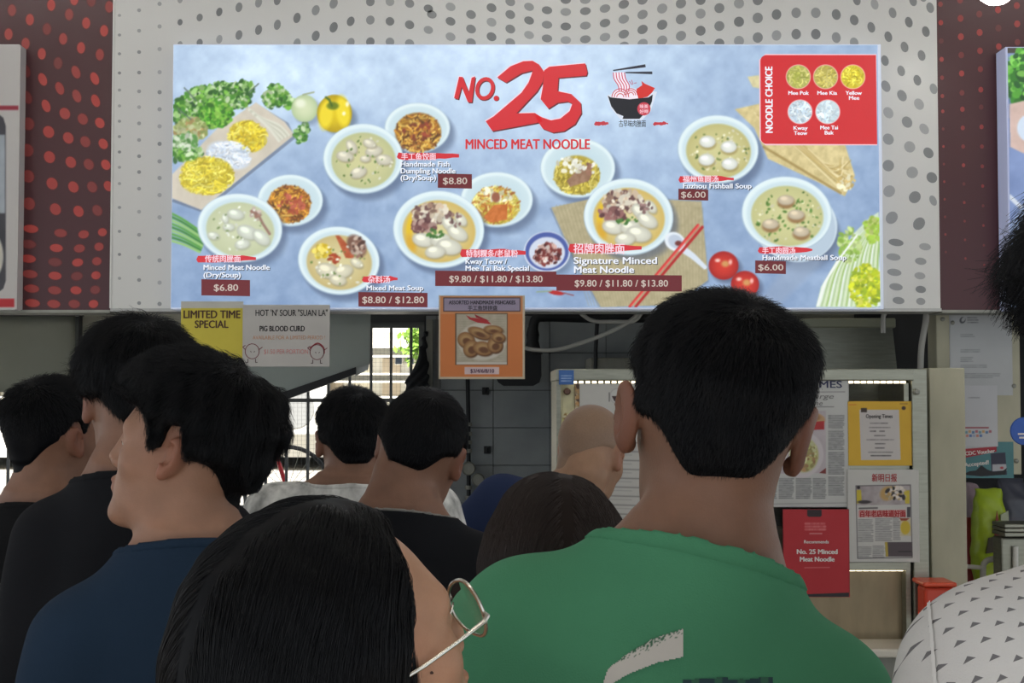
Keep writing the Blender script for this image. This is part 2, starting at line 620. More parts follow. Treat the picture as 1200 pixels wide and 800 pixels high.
class Field:
    def __init__(s, xs, ys, zs):
        s.ax = (xs, ys, zs)
        s.F = np.full((len(xs), len(ys), len(zs)), 0.3, f32)

    def _blk(s, lo, hi, pad):
        sl = []
        for k in range(3):
            i0 = max(int(np.searchsorted(s.ax[k], lo[k] - pad)) - 1, 0)
            i1 = min(int(np.searchsorted(s.ax[k], hi[k] + pad)) + 1, len(s.ax[k]))
            if i1 <= i0: return None
            sl.append(slice(i0, i1))
        return tuple(sl)

    def grids(s, sl=(slice(None),) * 3):
        return (s.ax[0][sl[0]][:, None, None], s.ax[1][sl[1]][None, :, None], s.ax[2][sl[2]][None, None, :])

    def add(s, p, k=0.01, pad=0.05, op='add', inflate=0.0):
        sl = s._blk(p.lo, p.hi, pad + inflate)
        if sl is None: return s
        v = (p.fn(*s.grids(sl)) - inflate).astype(f32)
        if op == 'add':
            s.F[sl] = smin(s.F[sl], v, k)
        else:
            s.F[sl] = smax(s.F[sl], -v, k)
        return s

    def cut(s, fn):
        s.F = np.maximum(s.F, fn(*s.grids()).astype(f32))
        return s

    def sample(s, P):
        idx, fr = [], []
        for k in range(3):
            a = s.ax[k]
            i = np.clip(np.searchsorted(a, P[:, k]) - 1, 0, len(a) - 2)
            idx.append(i); fr.append(np.clip((P[:, k] - a[i]) / (a[i + 1] - a[i]), 0, 1))
        v = 0
        for a in (0, 1):
            for b in (0, 1):
                for c in (0, 1):
                    w = (fr[0] if a else 1 - fr[0]) * (fr[1] if b else 1 - fr[1]) * (fr[2] if c else 1 - fr[2])
                    v = v + w * s.F[idx[0] + a, idx[1] + b, idx[2] + c]
        return v

    def grad(s, P, h=0.003):
        g = np.stack([s.sample(P + np.eye(3)[k] * h) - s.sample(P - np.eye(3)[k] * h) for k in range(3)], -1)
        return g / np.maximum(np.linalg.norm(g, axis=1, keepdims=True), 1e-9)

    def surface(s):
        """surface nets"""
        F = s.F; S = F < 0
        nx, ny, nz = F.shape
        cnt = np.zeros((nx - 1, ny - 1, nz - 1), np.int8)
        for a in (0, 1):
            for b in (0, 1):
                for c in (0, 1):
                    cnt += S[a:nx - 1 + a, b:ny - 1 + b, c:nz - 1 + c]
        I, J, K = np.nonzero((cnt > 0) & (cnt < 8))
        acc = np.zeros((len(I), 3)); num = np.zeros(len(I))
        X = [a.astype(float) for a in s.ax]
        for (a0, b0, c0, d) in [(0, 0, 0, 0), (0, 1, 0, 0), (0, 0, 1, 0), (0, 1, 1, 0), (0, 0, 0, 1), (1, 0, 0, 1), (0, 0, 1, 1), (1, 0, 1, 1),
                                (0, 0, 0, 2), (1, 0, 0, 2), (0, 1, 0, 2), (1, 1, 0, 2)]:
            i, j, k = I + a0, J + b0, K + c0
            e = [i, j, k]; e2 = [i, j, k]; e2[d] = e2[d] + 1
            f0 = F[i, j, k].astype(float); f1 = F[e2[0], e2[1], e2[2]].astype(float)
            m = (f0 < 0) != (f1 < 0)
            t = np.where(m, f0 / np.where(m, f0 - f1, 1), 0)
            p = np.stack([X[q][e[q]] for q in range(3)], -1)
            p[:, d] += t * (X[d][e2[d]] - X[d][e[d]])
            acc[m] += p[m]; num[m] += 1
        V = acc / np.maximum(num, 1)[:, None]
        vid = np.full(cnt.shape, -1, np.int32); vid[I, J, K] = np.arange(len(I))
        Q = []
        for d in range(3):
            A = S[tuple(slice(0, -1) if q == d else slice(1, -1) for q in range(3))]
            B = S[tuple(slice(1, None) if q == d else slice(1, -1) for q in range(3))]
            i, j, k = np.nonzero(A != B)
            fl = A[i, j, k]
            c = [i, j, k]
            o = [q for q in range(3) if q != d]
            c[o[0]] = c[o[0]] + 1; c[o[1]] = c[o[1]] + 1
            def cell(da, db):
                cc = [c[0], c[1], c[2]]
                cc[o[0]] = cc[o[0]] - da; cc[o[1]] = cc[o[1]] - db
                return vid[cc[0], cc[1], cc[2]]
            q = np.stack([cell(1, 1), cell(0, 1), cell(0, 0), cell(1, 0)], -1)
            if d == 1: fl = ~fl
            q[~fl] = q[~fl][:, ::-1]
            Q.append(q)
        Q = np.concatenate(Q)
        return V, Q[(Q >= 0).all(1)]


def folds(X, Y, Z, seed, amp):
    g = np.random.default_rng(seed)
    f = 0
    for i in range(9):
        k = g.normal(size=3) * (26, 20, 18)
        f = f + np.sin(k[0] * X + k[1] * Y + k[2] * Z + g.random() * 6.28) ** (1 if i % 2 else 1) * (0.6 + 0.8 * g.random())
    # drag lines running from the shoulders down
    f = f + 1.6 * np.sin(38 * np.abs(X) + 22 * Z + 3 * np.sin(9 * Z + seed)) * sstep(Z, .9, 1.1)
    return (f * amp / 5.0).astype(f32)



# ------------------------------------------------------------------ the setting
def struct(name, o):
    o.name = name
    o['kind'] = 'structure'
    return o


M_FLOOR = mat('floor_tiles', rgb(120, 112, 104), rough=.45, noise=.12, nscale=6)
M_CEIL = mat('ceiling_paint', rgb(205, 205, 200), rough=.9, noise=.04, nscale=3)
M_WHITEPANEL = mat('white_panel', rgb(222, 221, 216), rough=.32, spec=.4)
M_REDPANEL = mat('dark_red_panel', rgb(82, 46, 50), rough=.30, spec=.4)
M_STEEL = mat('brushed_steel', rgb(150, 151, 138), rough=.38, metal=.85, noise=.10, nscale=14, stretch=(1, 1, 9))
M_STEELD = mat('dull_steel', rgb(150, 150, 140), rough=.55, metal=.4, noise=.14, nscale=9, stretch=(2, 2, .6))
M_BLACK = mat('black_metal', rgb(22, 24, 28), rough=.5)
M_IRON = mat('window_bar_paint', rgb(112, 114, 114), rough=.6)
M_TILE = mat('grey_wall_tile', rgb(146, 152, 153), rough=.35, noise=.10, nscale=7)
M_GROUT = mat('tile_joint', rgb(62, 64, 66), rough=.9)
M_PALEWALL = mat('pale_plaster', rgb(176, 174, 160), rough=.9, noise=.07, nscale=5)
M_DARKWALL = mat('dark_plaster', rgb(70, 72, 74), rough=.9, noise=.1, nscale=4)
M_CREAM = mat('cream_painted_steel', rgb(178, 174, 150), rough=.6, noise=.13, nscale=8, stretch=(1, 1, .4))


def translucent(name, c, t):
    m = mat(name, rgb(*c), rough=.8, noise=.07, nscale=5)
    nt = m.node_tree; b = nt.nodes['Principled BSDF']
    tr = nt.nodes.new('ShaderNodeBsdfTranslucent'); tr.inputs[0].default_value = rgb(*c)
    mx = nt.nodes.new('ShaderNodeMixShader'); mx.inputs[0].default_value = t
    nt.links.new(b.outputs[0], mx.inputs[1]); nt.links.new(tr.outputs[0], mx.inputs[2])
    nt.links.new(mx.outputs[0], nt.nodes['Material Output'].inputs[0])
    return m


M_SHEET = translucent('grey_sheet', (206, 214, 210), .45)
M_LED = mat('led_light', (1, .9, .7, 1), emit=(1.0, .86, .60, 1), estr=2.6)
M_TUBE = mat('lamp_tube', (1, 1, 1, 1), emit=(1.0, .96, .90, 1), estr=LAMP)
M_DOTS = print_mat('dot_ink', rough=.4)

YF = 4.40
ZB = float(at(600, 361, YF)[2])
ZT = 3.46
XL = float(at(132.5, 200, YF)[0]); XR = float(at(1100, 200, YF)[0])

struct('floor', box('floor', (-6, -4, -.1), (6, 6.95, 0), M_FLOOR))
struct('ceiling', box('ceiling', (-6, -4, ZT), (6, 6.95, ZT + .15), M_CEIL))
wf = struct('wall_front', box('wall_front', (XL, YF, ZB), (XR, YF + .12, ZT), M_WHITEPANEL))
wl = struct('wall_front_left', box('wall_front_left', (-6, YF + .012, ZB - .005), (XL - .004, YF + .13, ZT), M_REDPANEL))
wr = struct('wall_front_right', box('wall_front_right', (XR + .004, YF + .012, ZB - .005), (6, YF + .13, ZT), M_REDPANEL))
struct('trim_1', box('trim_1', (XL, YF - .012, ZB - .012), (XR, YF + .14, ZB - .001), mat('white_edge', rgb(190, 190, 186), rough=.4)))
struct('trim_2', box('trim_2', (-6, YF - .004, ZB - .016), (XL - .004, YF + .14, ZB - .006), M_STEELD))
struct('trim_3', box('trim_3', (XR + .004, YF - .004, ZB - .016), (6, YF + .14, ZB - .006), M_STEELD))
struct('trim_4', box('trim_4', (XL - .006, YF - .004, ZB), (XL, YF + .012, ZT), M_WHITEPANEL))
# beam carrying the header, stall ceiling and side walls
struct('trim_5', box('trim_5', (-6, YF + .14, ZB + .02), (6, YF + .30, ZB + .9), M_DARKWALL))
struct('wall_left', box('wall_left', (-6, YF, 0), (-5.88, 6.8, .95), M_DARKWALL))
struct('wall_right', box('wall_right', (2.55, YF + .14, 0), (2.65, 6.8, ZT), M_DARKWALL))

# dots printed on the panels: (x, y, rx, ry, tilt, depth of ink)
grey = []


def gd(x, ys, rx, ry, rot, seq):
    for i, y in enumerate(ys):
        grey.append((x, y, rx, ry, rot, seq[i % len(seq)]))


gd(140, [18, 41, 63, 85.5, 105.5, 124, 142, 160, 178, 196, 215, 243, 271, 298, 326], 2.0, 1.8, 0, (.35, .5, .5, .7, .4))
gd(163, [12, 36, 61, 85, 107, 125.5, 144.5, 164, 183, 201.5, 221, 248, 275, 301.5, 328, 355], 2.3, 2.2, 0, (.4, .4, .6, .6, .45, .25))
gd(187, [4.5, 31, 57.5, 84.5, 108, 128, 148, 168.5, 189, 208.5, 228.5, 254.5, 280, 305, 331, 356], 2.5, 2.5, 0, (.4, .35, .25, .25, .6, .4, .25, .6))
top = [(211, [0, 26, 52], 3.0, 3.8, 10), (234, [20.5, 50], 3.6, 4.6, 12), (257, [14, 46], 3.6, 5.2, 14), (280, [8.5, 41], 4, 5.8, 14), (303, [3, 35], 4, 6, 14),
       (325, [0, 29], 4, 6.2, 12), (348, [21, 51], 4.2, 6.2, 14), (370, [12, 42], 4.5, 6.2, 18), (391, [4, 32], 4.6, 6.4, 22), (411, [25, 50], 4.4, 5.8, 22),
       (434, [2, 23.5, 49], 5, 5.4, 22), (457, [2, 25, 49], 5.2, 5.0, 30), (480, [4, 29, 51], 5.6, 5.0, 30), (502, [10, 35], 5.6, 4.6, 20),
       (506, [17], 5.8, 4.6, 20), (528, [8, 25, 43], 6, 4.8, 25), (552, [17, 34, 50], 6, 5, 28), (576, [9, 26, 43], 6, 5, 30), (598, [2, 17, 34, 50], 6, 5, 30),
       (620, [8, 24, 41], 6, 4.6, 22), (641, [12, 29, 45], 6.2, 4.6, 8), (663, [0, 14, 31, 47], 6.2, 4.6, 0), (686, [0, 13, 30, 46], 6.4, 4.6, -8),
       (709, [10, 27, 43.5], 6.4, 4.8, -18), (731, [5, 22.5, 40, 54], 6.4, 5, -25), (753, [0, 17, 34.5, 51], 6.4, 5.2, -32), (776, [10, 29, 47.5], 6.4, 5.6, -38),
       (798, [4, 22.5, 42], 6.4, 5.6, -38), (821, [0, 16, 36, 54], 6, 5.8, -40), (843, [9.5, 30.5, 51], 6, 5.8, -38), (866, [4, 25.5, 48], 6, 6, -40), (888, [0, 21, 44], 6, 6.2, 20),
       (910, [17, 41.5], 5.6, 6.2, 10), (933, [15, 40], 5.6, 6.2, 0), (956, [15, 40], 5.6, 6.2, -10), (980, [17, 44], 5.2, 6.4, -14), (1001, [23.5, 50], 5, 6.2, -18)]
for k, (x, ys, rx, ry, rot) in enumerate(top):
    for j, y in enumerate(ys):
        grey.append((x, y, rx, ry, rot, .38 + .5 * abs(math.sin(k * 2.3 + j * 1.7))))
for x, y in ((1025, 5), (1046, 15), (1065, 26), (1085, 37), (1021, 32), (1041, 43), (1070, 1), (1090, 9), (1060, 55), (1080, 65), (1037, 71), (1056, 83), (1075, 94), (1094, 104), (1004, 0)):
    grey.append((x, y, 4.4, 6.4, -16, .3 + .6 * abs(math.sin(x * .7 + y))))
for i, (x, y) in enumerate(((1038, 101), (1041, 132), (1041, 163), (1041, 194), (1042, 224), (1045, 255), (1057, 112), (1063, 143), (1066, 172), (1069, 202), (1072, 231), (1077, 262),
                            (1077, 122), (1083, 151), (1088, 179), (1092, 208))):
    grey.append((x, y, 5 + (y - 100) * .018 - (2 if x > 1080 else 0) * .5, 7.2 - (y - 100) * .004, -28 - (y - 100) * .14, .3 + .55 * abs(math.sin(x * 1.3 + y * .6))))
grey.append((1093.5, 235, 4, 6.5, -25, .5))
for x, y, w in ((1050, 284, 9), (1047, 301, 8.5), (1048, 319, 8.5), (1050, 336, 8), (1053, 352, 7), (1084, 289, 7), (1079, 306, 6.8), (1078, 323, 6.5), (1079, 339, 6.2), (1079, 353, 5.5)):
    grey.append((x, y, w, 4.2, 8, .3 + .5 * abs(math.sin(x + y))))
# the same pattern carried on above the picture
for x, y, rx, ry, rot, k in list(grey):
    if 0 <= y < 69 and (y < 55 or x > 1030 or x < 200):
        for q in (1, 2, 3): grey.append((x + q * 1.5, y - 69 * q, rx, ry, rot, .3 + .6 * abs(math.sin(x * 1.1 + y + q))))
grey = [g_ for g_ in grey if float(at(g_[0], g_[1] - 8, YF)[2]) < ZT]
decals('dot_print', [(ellpts(x, y, rx, ry, rot), tuple(np.array((204, 204, 202)) * (1 - k) + np.array((120, 122, 122)) * k), 1) for x, y, rx, ry, rot, k in grey],
       YF, M_DOTS, wf)['kind'] = 'stuff'

red = [(14, 12), (10, 40), (35, 23), (55, 34), (60, 6), (81, 17), (74, 45.5), (101, 27), (107, 1), (122, 36), (128, 8), (30, 51), (49, 63), (68, 74), (95, 56), (117, 64), (89, 84.5),
       (111, 92), (30, 83), (50, 93), (70, 103.5), (90, 112.5), (112, 118), (32, 114), (54, 124), (76, 133), (97, 139.5), (117, 144), (33, 145), (57, 154.5), (80, 161.5), (100, 166), (121, 168.5),
       (32, 176), (58, 184), (83, 190), (104, 192.5), (124, 193), (33, 206.5), (61, 215), (86, 219), (108, 219), (127, 218), (34, 238.5), (65, 245), (92, 247.5), (114, 246.5),
       (36, 268), (71, 273), (98, 274.5), (120, 272), (33, 286), (66, 290.5), (93, 291), (116, 289), (33, 303), (64.5, 307), (91, 307.5), (113.5, 306), (35, 321), (64.5, 323), (90, 323.5),
       (112.5, 322.5), (37, 338), (64, 340), (89, 340), (111.5, 339.5), (38, 355), (63, 356), (87, 356), (109.5, 356),
       (-10, 20), (-14, 60), (-8, 98), (8, 70), (8, 104), (8, 130), (8, 162), (8, 194), (6, 226), (4, 262), (2, 286)]
red += [(x - 3, y - 113 * q) for q in (1, 2) for x, y in red if 0 <= y < 113 and float(at(x, y - 113 * q - 8, YF)[2]) < ZT]
sh = []
for i, (x, y) in enumerate(red):
    k = .35 + .65 * abs(math.sin(i * 1.9 + .4))
    c = np.array((92, 46, 48)) * (1 - k) + np.array((196, 70, 62)) * k
    if y < 80: r_ = (4.6, 6.6, 0)
    elif y < 130: r_ = (4.6, 7.6, -22)
    elif y < 265: r_ = (6.6 - (x - 32) * .018, 7.4 - (x - 32) * .012, -32)
    else: r_ = (9 - (x - 32) * .045, 4.6, 6 if x < 90 else -8)
    sh.append((ellpts(x, y, r_[0] + 1.1, r_[1] + 1.1, r_[2]), (104, 36, 38), 1))
    sh.append((ellpts(x, y, *r_), tuple(c), 2))
decals('dot_print', sh, YF + .012, M_DOTS, wl)['kind'] = 'stuff'
sh = []
for i, x in enumerate((1103, 1126, 1148, 1170, 1192)):
    y0 = [48, 43, 38, 33, 28][i]
    for j in range(-11, 13):
        y = y0 + j * (21.5 - (j > 3) * .9) + (i * 1.4 * max(j - 2, 0) * .9)
        r_ = max(1.4, 3.6 - min(j, -3) * .1 - .3 - max(j, 0) * .22 - (x < 1110) * .8)
        k = .25 + .75 * abs(math.sin(i * 2.1 + j * 1.3)) * (1 - max(j, 0) * .045)
        sh.append((ellpts(x + j * .45, y, r_, r_ * 1.15, 0, 10), tuple(np.array((88, 44, 48)) * (1 - k) + np.array((184, 66, 62)) * k), 1))
decals('dot_print', [q for q in sh if q[0][0][1] < 356 and float(at(q[0][0][0], q[0][0][1] - 5, YF)[2]) < ZT], YF + .012, M_DOTS, wr)['kind'] = 'stuff'

# back wall of the stall with its window openings
YB = 6.80
zs_ = lambda y, Y: float(at(600, y, Y)[2])
xs_ = lambda x, Y: float(at(x, 400, Y)[0])
struct('wall_back', box('wall_back', (xs_(497, YB), YB + .012, 0), (2.6, YB + .12, ZT), M_GROUT))
wbk = bpy.data.objects['wall_back']
tw, th = .30, .1985
tz0 = zs_(545, YB) - 5 * th
tx0 = xs_(578, YB) - 2 * tw
tile_me = None
for i in range(0, 7):
    for j in range(2, 9):
        x0 = max(tx0 + i * tw, xs_(499, YB)); x1 = tx0 + (i + 1) * tw
        if x1 - x0 < .03: continue
        cut = x0 > tx0 + i * tw
        lo, hi = (x0 + .0015, YB, tz0 + j * th + .0015), (x1 - .0015, YB + .014, tz0 + (j + 1) * th - .0015)
        if cut or tile_me is None:
            t = MB().box((0, 0, 0), (hi[0] - lo[0], .014, hi[2] - lo[2]), .0015).build('tile', M_TILE, wbk)
            if not cut: tile_me = t.data
        else:
            t = link('tile', tile_me, wbk)
        t.location = (lo[0], YB + random.uniform(-.0012, 0), lo[2])
struct('wall_back_left', box('wall_back_left', (xs_(93, YB), YB, 0), (xs_(216, YB), YB + .12, ZT), M_PALEWALL))
struct('wall_back_low', MB().box((-6, YB, 0), (xs_(93, YB), YB + .12, .98)).box((xs_(216, YB), YB, 0), (xs_(497, YB), YB + .12, .98)).build('wall_back_low', M_PALEWALL))
struct('wall_back_high', MB().box((-6, YB, zs_(372, YB)), (xs_(93, YB), YB + .12, ZT)).box((xs_(216, YB), YB, zs_(377, YB)), (xs_(497, YB), YB + .12, ZT)).build('wall_back_high', M_DARKWALL))


def grille(name, x0, x1, y0, y1, bars, rails, mesh_step):
    """barred window in the back wall: frame, round bars, flat rails, fine wire mesh"""
    w = bpy.data.objects.new(name, None); COL.objects.link(w); w['kind'] = 'structure'
    w.location = (0, YB, 0)
    ax, bx_ = xs_(x0, YB), xs_(x1, YB); az, bz = max(zs_(y1, YB), .98), zs_(y0, YB)
    f = MB()
    f.box((ax, .02, bz - .03), (bx_, .07, bz)); f.box((ax, .02, az), (bx_, .07, az + .03))
    f.box((ax, .02, az + .03), (ax + .03, .07, bz - .03)); f.box((bx_ - .03, .02, az + .03), (bx_, .07, bz - .03))
    f.build('window_frame', M_IRON, w)
    for b in bars:
        x = xs_(b, YB)
        MB().box((x - .0075, .035, az + .03), (x + .0075, .05, bz - .03), .003).build('bar', M_IRON, w)
    for r_ in rails:
        z = zs_(r_, YB)
        MB().box((ax + .03, .05, z - .010), (bx_ - .03, .062, z + .010)).build('rail', M_IRON, w)
    g = MB()
    n = int((bx_ - ax) / mesh_step)
    for i in range(1, n):
        x = ax + i * mesh_step
        g.box((x - .0004, .064, az), (x + .0004, .0655, bz))
    for i in range(1, int((bz - az) / mesh_step)):
        z = az + i * mesh_step
        g.box((ax, .0655, z - .0004), (bx_, .067, z + .0004))
    o = g.build('wire_mesh', M_IRON, w)
    o['kind'] = 'stuff'


grille('window_1', 216, 497, 377, 640, (240, 263, 287, 311, 335, 360, 384, 409, 434, 457.5, 481), (469,), .022)
grille('window_2', -130, 93, 372, 640, (-90, -58, -26, 8, 40, 70), (470,), .022)

# outside: raised pavement, building across the road, tree
M_PAVE = mat('pavement', rgb(176, 172, 164), rough=.9, noise=.08, nscale=3)
M_BWHITE = mat('white_render', rgb(222, 220, 212), rough=.9, noise=.03, nscale=2)
M_BBAND = mat('beige_band', rgb(176, 164, 146), rough=.9)
M_DGLASS = mat('dark_pane', rgb(60, 70, 84), rough=.15)
struct('ground', box('ground', (-30, 6.95, -.1), (20, 60, .55), M_PAVE))
YO = 17.0
bld = empty('building', (xs_(400, YO), YO, .55), 0, 'white low building across the road seen through the barred window', 'building')


def bpart(name, px0, py0, px1, py1, d0, d1, m, parent=None):
    a = at(px0, py1, YO); b = at(px1, py0, YO)
    o = box(name, (a[0] - bld.location.x, d0, a[2] - .55), (b[0] - bld.location.x, d1, b[2] - .55), m, parent or bld)
    return o


bpart('wall', -260, 300, 640, 537, .3, 5, M_BWHITE)
for y0, y1 in ((388, 405), (419, 437), (447, 464)):
    for x0 in range(-200, 640, 34):
        bpart('panel', x0, y0, x0 + 21, y1, .24, .32, M_BBAND if (x0 // 34) % 2 else mat('cream_panel', rgb(206, 200, 182), rough=.9))
for y in (406, 417, 438, 447, 465):
    bpart('ledge', -260, y - 1, 640, y + 1.2, .0, .34, M_BWHITE)
for x in (345, 380, 410, 462, 476, 489, 520, 40, 5, -30):
    wv = bpart('window', x - 1, 416.5, x + 8.5, 427, .2, .31, M_BWHITE)
    bpart('pane', x, 417.5, x + 7.5, 426, .17, .21, M_DGLASS, wv)
tree = empty('tree', tuple(at(499, 530, 14.5) * (1, 1, 0) + np.array((0, 0, .55))), 0, 'small green tree in front of the white building, beyond the bars', 'tree')
tb = MB(); tz = tree.location
tb.tube([(0, 0, 0), (.02, 0, .8), (.0, .02, 1.6)], [.05, .04, .02], 8).build('trunk', mat('bark', rgb(90, 76, 60), rough=.9), tree, True)
lv = bmesh.new()
for i in range(900):
    p = Vector(rng.normal(size=3)) * .11 + Vector((0, 0, 1.62)); a = Vector(rng.normal(size=3)).normalized() * .05; b = Vector(rng.normal(size=3)).normalized() * .03
    lv.faces.new([lv.verts.new(q) for q in (p - a, p - b, p + a, p + b)])
me = bpy.data.meshes.new('foliage'); lv.to_mesh(me); lv.free()
link('foliage', me, tree, mat('leaf_green', rgb(120, 160, 60), rough=.7))['kind'] = 'stuff'
ac = empty('air_conditioner', tuple(at(347, 478, YO - .2)), 0, 'round-fan air conditioning unit on the white building wall', 'air conditioner')
MB().box((-.42, -.14, -.34), (.42, .2, .34), .02).build('case', mat('ac_case', rgb(205, 205, 200), rough=.6), ac)
MB().lathe([(.26, -.16), (.26, -.14), (.05, -.15)], (0, 0, 0), 24, 'y').build('fan_guard', mat('ac_grey', rgb(120, 122, 122), rough=.6), ac)

# parked bicycle outside
bk = empty('bicycle', tuple(at(330, 400, 9.6) * (1, 1, 0) + np.array((0, 0, .55))), 0, 'red bicycle parked on the pavement outside the barred window', 'bicycle')
M_RED = mat('red_paint', rgb(190, 40, 46), rough=.4)
M_RUB = mat('tyre_rubber', rgb(30, 30, 32), rough=.8)
for cx in (0.05, -1.0):
    wob = MB(); n = 36
    wob.tube([(cx + .32 * math.cos(a), 0, .33 + .32 * math.sin(a)) for a in np.linspace(0, 2 * math.pi, n)], .016, 6).build('wheel', M_RUB, bk, True)
    sp = MB()
    for a in np.linspace(0, math.pi, 10, endpoint=False):
        sp.tube([(cx - .31 * math.cos(a), 0, .33 - .31 * math.sin(a)), (cx + .31 * math.cos(a), 0, .33 + .31 * math.sin(a))], .0018, 4)
    sp.build('spokes', M_STEEL, bk)
fr = MB()
for a, b in (((0.05, 0, .33), (-.12, 0, .86)), ((-.10, 0, .80), (-.62, 0, .78)), ((-.12, 0, .70), (-.52, 0, .30)), ((-.52, 0, .30), (-.64, 0, .86)), ((-.52, 0, .30), (-1.0, 0, .33)), ((-.62, 0, .76), (-1.0, 0, .33))):
    fr.tube([a, b], .017, 8)
fr.build('frame', M_RED, bk, True)
MB().tube([(-.12, -.26, .98), (-.10, -.08, .92), (-.12, 0, .86), (-.10, .08, .92), (-.12, .26, .98)], .012, 8).build('handlebar', M_BLACK, bk, True)
MB().box((-.76, -.07, .86), (-.52, .07, .91), .02).build('saddle', M_RUB, bk)

# ------------------------------------------------------------------ lamps under the ceiling
for x, y, lb in ((-2.2, 1.0, 'tube lamp under the ceiling over the young man in navy, left row'), (0.1, 1.0, 'tube lamp under the ceiling right over the woman with glasses'),
                 (2.4, 1.0, 'tube lamp under the ceiling at the right, above the white triangle shirt'), (-2.2, 3.2, 'tube lamp under the ceiling before the left dark red panel'),
                 (0.1, 3.2, 'tube lamp under the ceiling before the middle of the menu board'), (2.4, 3.2, 'tube lamp under the ceiling before the right dark red panel'),
                 (-2.2, -1.6, 'tube lamp under the ceiling behind the viewer, on the left'), (2.4, -1.6, 'tube lamp under the ceiling behind the viewer, on the right'),
                 (-0.9, 5.15, 'tube lamp inside the stall above the barred window'), (1.75, 5.2, 'added unseen tube lamp brightening the stall above the display case')):  # the two stall tubes are unseen, added to brighten the dim interior
    l = empty('ceiling_lamp', (x, y, ZT), 0, lb, 'lamp', 'tube lamps under the ceiling')
    MB().box((-.62, -.05, -.045), (.62, .05, 0), .008).build('housing', mat('lamp_housing', rgb(225, 225, 222), rough=.4), l)
    MB().tube([(-.6, 0, -.062), (.6, 0, -.062)], .014, 8).build('tube', M_TUBE, l)
sp = empty('spot_lamp', tuple(at(1168, -6, 3.95)), 0, 'round white lamp at the top right over the dark red panel', 'lamp')
dz = ZT - sp.location.z
MB().tube([(0, 0, .07), (0, 0, dz)], .010, 8).build('rod', M_STEELD, sp)
MB().lathe([(.03, .075), (.055, .06), (.062, .0), (.056, -.002)], (0, 0, 0), 24).build('shade', mat('spot_white', rgb(220, 220, 218), rough=.4), sp, True)
MB().lathe([(.050, .002), (.050, -.008), (.030, -.024), (.008, -.030)], (0, 0, 0), 24).build('bulb', mat('spot_glow', (1, 1, 1, 1), emit=(1, .97, .92, 1), estr=25), sp, True)

# ------------------------------------------------------------------ backlit menu board
YM = 4.335
M_BOARD = print_mat('backlit_print', emit=BOARD_E, rough=.4)
M_INKFLAT = print_mat('flat_ink', rough=.6)


def glow(name, c, k=1.0):
    c = rgb(*c)
    return mat(name, tuple(np.array(c[:3]) * .12) + (1,), rough=.4, emit=c, estr=BOARD_E * k)


G_WHITE = glow('glow_white', (236, 240, 250)); G_RED = glow('glow_red', (206, 44, 52)); G_BEIGE = glow('glow_beige', (198, 186, 176))
G_DARK = glow('glow_dark', (40, 44, 52)); G_PINK = glow('glow_pale_pink', (246, 214, 226))

C = Canvas(202, 53, 1030, 360, 1.0, (160, 180, 216))
# stone table top: paler above and to the left
xx = np.linspace(0, 1, C.w)[None, :]; yy = np.linspace(0, 1, C.h)[:, None]
n1 = fbm(C.h, C.w, 110, 3) - .5; n2 = fbm(C.h, C.w, 16, 9, 5) - .5
base = np.array((154, 174, 206.0))
lum = 10 + 46 * np.exp(-((xx - .12) ** 2 / .02 + (yy - .12) ** 2 / .05)) + 40 * np.exp(-((xx - .5) ** 2 / .05 + (yy - .05) ** 2 / .16)) - 16 * yy - 18 * np.clip(xx - .75, 0, 1) * 4 * yy + 34 * n1 + 40 * n2
C.a = base + (lum[..., None] * np.array((1.05, 1.0, .78)))
C.a[..., 0] -= 4

BW = (222, 238, 242); BW2 = (188, 212, 222); SOUP = (206, 204, 152); SOUP2 = (186, 190, 140)


def bowl(cx, cy, rx, ry, rot=0, soup=SOUP, soup2=SOUP2, inner=.80, shadow=True):
    if shadow:
        for q in range(5):
            C.ell(cx + 3 + q, cy + 4 + q * 1.4, rx, ry, (70, 84, 112), rot, alpha=.16, soft=5)
    C.ell(cx, cy, rx, ry, (168, 190, 206), rot, soft=1.2)
    C.ell(cx, cy - .6, rx - .8, ry - .9, BW, rot, soft=1.2)
    C.ell(cx + .5, cy + .8, rx * .90, ry * .89, BW2, rot, soft=2.5, col2=(204, 224, 230))
    if soup is not None:
        C.ell(cx + .5, cy + 2, rx * inner, ry * inner, soup, rot, soft=2, col2=soup2)


def dumpling(x, y, r, c=(214, 214, 196), rot=0, asp=.62, dark=(150, 140, 112)):
    C.ell(x + .8, y + 1.6, r, r * asp, dark, rot, alpha=.7, soft=2)
    C.ell(x, y, r, r * asp, c, rot, soft=1.6, col2=tuple(np.array(c) * .86))
    C.ell(x - r * .25, y - r * .22, r * .42, r * .24, tuple(np.minimum(np.array(c) * 1.12, 250)), rot, soft=1.8)


